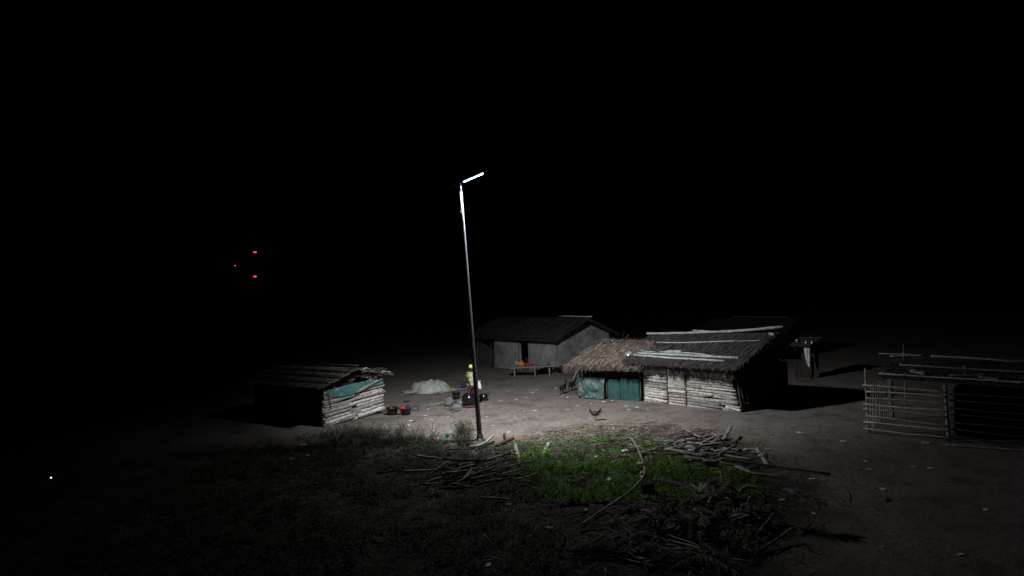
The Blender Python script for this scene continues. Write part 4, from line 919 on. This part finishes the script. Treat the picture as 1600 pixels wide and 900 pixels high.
fp = [frond_mesh('frond', s).build('palm_frond', 'frond', None) for s in (3, 5, 9)]
random.seed(21)
FR = [(1060, 845, 200, .08, 0), (1110, 850, 160, .1, 1), (1120, 830, 20, .15, 2), (1095, 815, 100, .25, 0), (1040, 805, 215, .1, 1), (1125, 800, 60, .3, 2), (1180, 815, 200, .12, 0), (1085, 795, 130, .2, 1), (1145, 860, 140, .05, 2), (1070, 870, 170, .03, 0), (1175, 850, 215, .05, 1), (1105, 830, 250, .28, 2), (1150, 805, 330, .25, 0), (1030, 830, 150, .05, 1), (1200, 835, 150, .05, 2), (1090, 860, 280, .1, 0), (1120, 820, 190, .3, 1), (1160, 790, 100, .15, 2), (1060, 815, 260, .2, 1), (1215, 808, 165, .06, 0), (1225, 850, 190, .03, 2), (1000, 845, 200, .03, 0), (1020, 885, 30, .04, 1), (1085, 890, 150, .06, 2), (1150, 885, 200, .05, 0), (1060, 875, 300, .1, 1), (960, 870, 170, .03, 2), (1130, 845, 120, .3, 0), (1075, 825, 40, .32, 2)]
for i, (px, py, a, z_, k) in enumerate(FR):
    o = fp[k] if i in (0, 1, 2) and k == (0, 1, 2)[i] else fp[k].copy()
    if o.name not in COL.objects: COL.objects.link(o)
    o.location = up_(G(px, py), z_ - .05); o.rotation_euler = (U(-.15, .15), U(-.12, .12), R(a)); s = U(.6, 1.1); o.scale = (s, s, s)
    tag(o, 'dead grey brown palm frond lying in the frond heap at the bottom', 'palm frond', 'dead palm fronds in the heap')
def pale_fan(px, py, a, s, label, z_=.1, n=14, sp_=.45):
    q = MB(); p = G(px, py)
    for k in range(n):
        w_ = R(a) + U(-sp_, sp_); d = Vector((math.cos(w_), math.sin(w_), U(.0, .25))); q.strip([p + Z * z_, p + Z * z_ + d * s * .5 + Z * .04, p + Z * z_ + d * s * U(.8, 1.1)], [.02, .05, .008], Vector((-d.y, d.x, U(-.4, .4))).normalized())
    q.tube([p + Z * z_, p + Z * (z_ - .06) - Vector((math.cos(R(a)), math.sin(R(a)), 0)) * s * .6], [.025, .018], 6)
    return single('pale_frond', q, 'frondpale', label, 'palm frond', p)
pale_fan(1024, 818, 95, .5, 'small pale fan of palm leaf at the left of the frond heap', .1, 12, .3)
pale_fan(1010, 885, 120, .8, 'pale torn palm leaf at the bottom edge left of the heap', .06, 18, .35)
pale_fan(1182, 822, 200, .7, 'pale palm leaf on the right flank of the frond heap', .22, 16, .4)
pale_fan(1090, 800, 70, .6, 'pale upright palm leaf on top of the frond heap', .38, 12, .5)
pale_fan(1128, 878, 165, 1.1, 'pale dry palm leaf lying at the bottom edge of the heap', .08, 22, .45)
piece('leaf_sheath', up_(G(990, 852), .08), up_(G(1022, 893), .06), .14, 'frond', 'broad flat brown palm sheath left of the frond heap', 'palm sheath', flat=.2)

# ------------------------------------------------------------------ grass, weeds, litter
def scatter(P, n, fn):
    xs_ = [a for a, _ in P]; ys_ = [b_ for _, b_ in P]; c_ = 0
    while c_ < n:
        x = U(min(xs_), max(xs_)); y = U(min(ys_), max(ys_))
        if inside(x, y, P) or edge_d(x, y, P) < abs(random.gauss(0, .45)): fn(x, y); c_ += 1
gm = MB()
def grass_tuft(x, y):
    z0 = gz(x, y); h_ = U(.12, .34)
    for _ in range(12):
        a = U(0, 6.28); ln = h_ * U(.2, .8); p = Vector((x + U(-.05, .05), y + U(-.05, .05), z0 - .01)); tip = p + Vector((math.cos(a) * ln, math.sin(a) * ln, h_ * U(.5, 1)))
        gm.strip([p, p.lerp(tip, .55) + Z * .03, tip], [.010, .012, .003], Vector((-math.sin(a), math.cos(a), 0)))
def grass(x, y):
    d = noise.noise(Vector((x * .9, y * .9, 5))) + .5 * noise.noise(Vector((x * 2.6, y * 2.6, 1))) - .16 * (y - 20.2)
    if d < .02 and rnd() < .88: return
    if rnd() < .06: grass_tuft(x, y)
    d = min(d, .8); z0 = gz(x, y)
    for _ in range(4):
        px, py = x + U(-.07, .07), y + U(-.07, .07); h_ = U(.03, .10) * (1.1 + .6 * d); a = U(0, 6.28); dx, dy = math.cos(a), math.sin(a); ln = U(.5, 1.6) * h_
        sd = Vector((-dy, dx, 0)); gm.strip([(px, py, z0 - .01), (px + dx * ln * .4, py + dy * ln * .4, z0 + h_ * .8), (px + dx * ln, py + dy * ln, z0 + h_)], [.016, .016, .003], sd)
    for _ in range(4):
        px, py = x + U(-.08, .08), y + U(-.08, .08); a = U(0, 6.28); l = U(.04, .09); d2 = Vector((math.cos(a), math.sin(a), U(-.35, .35))); p = Vector((px, py, z0 + U(.02, .11)))
        gm.strip([p, p + d2 * l * .5, p + d2 * l], [.006, U(.022, .045), .004], Vector((-d2.y, d2.x, U(-.3, .3))).normalized())
scatter(GRASS, 9500, grass)
o = gm.build('grass', 'grass', None); o['kind'] = 'stuff'; tag(o, 'low green grass growing in a lit patch before the wood heap', 'grass')
wm = MB(); wg = MB()
def weed(x, y):
    z0 = gz(x, y); dn = noise.noise(Vector((x * .6, y * .6, 3)))
    if dn < -.1 and rnd() < .8: return
    h_ = U(.08, .30) * (1 + .7 * dn); tgt = wg if rnd() < .35 + .3 * dn else wm
    for _ in range(3):
        a = U(0, 6.28); ln = h_ * U(.3, 1.3); px, py = x + U(-.08, .08), y + U(-.08, .08); tip = Vector((px + math.cos(a) * ln, py + math.sin(a) * ln, z0 + h_ * U(.7, 1.1))); b0_ = Vector((px, py, z0 - .01))
        tgt.strip([b0_, b0_.lerp(tip, .5) + Z * .03, tip], [.007, .005, .003], Vector((1, 0, 0)))
        for k in range(7):
            t = U(.1, 1); p = b0_.lerp(tip, t); w_ = U(0, 6.28); l = U(.03, .09); d = Vector((math.cos(w_), math.sin(w_), U(-.3, .4)))
            tgt.strip([p, p + d * l * .5, p + d * l], [.006, U(.015, .035), .004], Vector((-d.y, d.x, U(-.5, .5))).normalized())
scatter(WEED, 5200, weed)
scatter(HUM, 260, weed); scatter(DIM_LEFT, 1500, weed); scatter(GRASS, 330, weed)
FR_EDGE = poly_w([(530, 690), (545, 674), (600, 680), (660, 694), (720, 698), (700, 715), (600, 706)])
scatter(FR_EDGE, 420, weed)
for _ in range(230):                                     # taller wispy sprigs along the lit edge
    p = G(random.choice([U(508, 684), U(508, 684), U(714, 738)]), U(672, 704)); h_ = U(.25, .6)
    for k in range(4):
        a = U(0, 6.28); tip = p + Vector((math.cos(a) * h_ * .5, math.sin(a) * h_ * .5, h_ * U(.6, 1))); wm.strip([p, p.lerp(tip, .5) + Z * .05, tip], [.007, .006, .003], Vector((1, 0, 0)))
        for q in range(6):
            pp_ = p.lerp(tip, U(.4, 1)); d = Vector((U(-1, 1), U(-1, 1), U(-.2, .5))).normalized() * U(.03, .08); wm.strip([pp_, pp_ + d * .5, pp_ + d], [.005, .02, .003], Vector((-d.y, d.x, 0)).normalized())
o = wm.build('weeds', 'weed', None); o['kind'] = 'stuff'; tag(o, 'dry brown weeds covering the dark ground at the lower left', 'weeds')
o = wg.build('green_weeds', 'weedgreen', None); o['kind'] = 'stuff'; tag(o, 'dull green leafy weeds mixed into the dry weeds at the left', 'weeds')
lm = MB()
def lit_(x, y):
    a = U(0, 6.28); l = U(.08, .4); z0 = gz(x, y) + U(.005, .06); d = Vector((math.cos(a), math.sin(a), U(-.1, .1)))
    lm.strip([(x, y, z0), Vector((x, y, z0)) + d * l * .5 + Z * .01, Vector((x, y, z0)) + d * l], [.012, .014, .004], Vector((-d.y, d.x, U(-.4, .4))).normalized())
def stalk_(x, y):
    a = U(0, 6.28); l = U(.3, 1.1); z0 = gz(x, y) + U(.01, .14); d = Vector((math.cos(a), math.sin(a) , U(-.08, .1))); e = Vector((-d.y, d.x, 0)) * U(-.2, .2) * l
    p = Vector((x, y, z0)); (sm if rnd() < .7 else lm).tube([p - d * l * .5, p + e + Z * .03, p + d * l * .5], [U(.006, .013), U(.005, .011), .004], 4)
sm = MB(); scatter(LIT, 520, stalk_); scatter(HUM, 240, stalk_); scatter(GRASS, 90, stalk_)
o = sm.build('dry_stalks', 'pale_straw', None); o['kind'] = 'stuff'; tag(o, 'tangle of pale dry stalks between the bare yard and the grass', 'stalks')
scatter(LIT, 3000, lit_); scatter(HUM, 2600, lit_); scatter(GRASS, 1500, lit_); scatter(WEED, 1600, lit_)
YARD = poly_w([(600, 690), (640, 620), (760, 600), (900, 630), (1150, 655), (1350, 690), (1400, 800), (1250, 760), (1100, 675), (900, 665), (760, 690)])
scatter(YARD, 600, lit_)
def bit_(x, y):
    a = U(0, 6.28); l = U(.03, .14); z0 = gz(x, y) + U(.004, .02); d = Vector((math.cos(a), math.sin(a), U(-.2, .3)))
    (lm if rnd() < .45 else dm).strip([(x, y, z0), Vector((x, y, z0)) + d * l * .5 + Z * .01, Vector((x, y, z0)) + d * l], [.012, U(.014, .04), .006], Vector((-d.y, d.x, U(-.4, .4))).normalized())
dm = MB(); scatter(YARD, 2600, bit_); scatter(PATH, 500, bit_)
o = dm.build('dark_chaff', 'frond', None); o['kind'] = 'stuff'; tag(o, 'dark bits of leaf and bark scattered over the bare yard', 'litter')
o = lm.build('stalk_litter', 'litter', None); o['kind'] = 'stuff'; tag(o, 'broken dry stalks and chaff strewn over the ground', 'litter')

# ------------------------------------------------------------------ far masts and small lights
def mast(px, py_list, dist, label, r):
    p = W(px, py_list[-1], dist); p.z = -3.5; tz = W(px, py_list[0], dist).z
    e = thing('radio_mast', label, 'mast', p); q = MB(); wd = 2.2
    for sx, sy in ((-1, -1), (1, -1), (1, 1), (-1, 1)): q.tube([p + Vector((sx * wd, sy * wd, 0)), Vector((p.x + sx * .5, p.y + sy * .5, tz - .4))], .12, 5)
    n = 12
    for k in range(n):
        t0, t1 = k / n, (k + 1) / n
        def cn(sx, sy, t): w_ = wd + (.5 - wd) * t; return Vector((p.x + sx * w_, p.y + sy * w_, p.z + (tz - .4 - p.z) * t))
        for (a, b_) in (((-1, -1), (1, -1)), ((1, -1), (1, 1)), ((1, 1), (-1, 1)), ((-1, 1), (-1, -1))):
            q.tube([cn(*a, t0), cn(*b_, t1)], .06, 4); q.tube([cn(*a, t1), cn(*b_, t1)], .05, 4)
    q.build('lattice', 'mast', e)
    for py in py_list:
        c_ = W(px, py, dist - 2.6); q = MB(); q.lathe(c_ - Z * r * .5, [(r * .8, 0), (r * 1.35, r * .3), (r * 1.35, r * .7), (r * .8, r), (0, r * 1.05)], 12); q.build('beacon', 'beacon', e)
mast(398.5, [394, 432], 620, 'distant mast with two glowing red beacons in the night sky', 1.05)
mast(367.5, [415], 900, 'farther mast with one faint red beacon left of the other', .65)
p = G(80, 751); e = thing('small_lantern', 'tiny lit white lantern on the dark ground at the far left', 'lantern', p)
q = MB(); q.lathe(p, [(.04, 0), (.04, .05), (.02, .07)], 12); q.build('base', 'black_plastic', e)
q = MB(); q.lathe(p + Z * .07, [(.015, 0), (.022, .015), (.016, .035), (0, .04)], 12); q.build('bulb', 'lantern_light', e)
for k, (px, py, lab) in enumerate(((239, 606, 'pale tin sheet lying far off in the dark at the left'),)):
    p = G(px, py); q = MB(); q.sheet(lambda a, c_: p + Vector(((a - .5) * 1.0, (c_ - .5) * .6, .10 + .04 * math.sin(a * 14) + .22 * c_)), 24, 6); single('tin_sheet', q, 'white_cloth', lab, 'sheet', p, solid=.006)

# ------------------------------------------------------------------ render settings
SC.view_settings.view_transform = 'Standard'; SC.view_settings.look = 'None'; SC.view_settings.exposure = 0; SC.view_settings.gamma = 1
SC.view_settings.use_curve_mapping = False
SC.cycles.use_denoising = True; SC.cycles.max_bounces = 5; SC.cycles.sample_clamp_indirect = 3
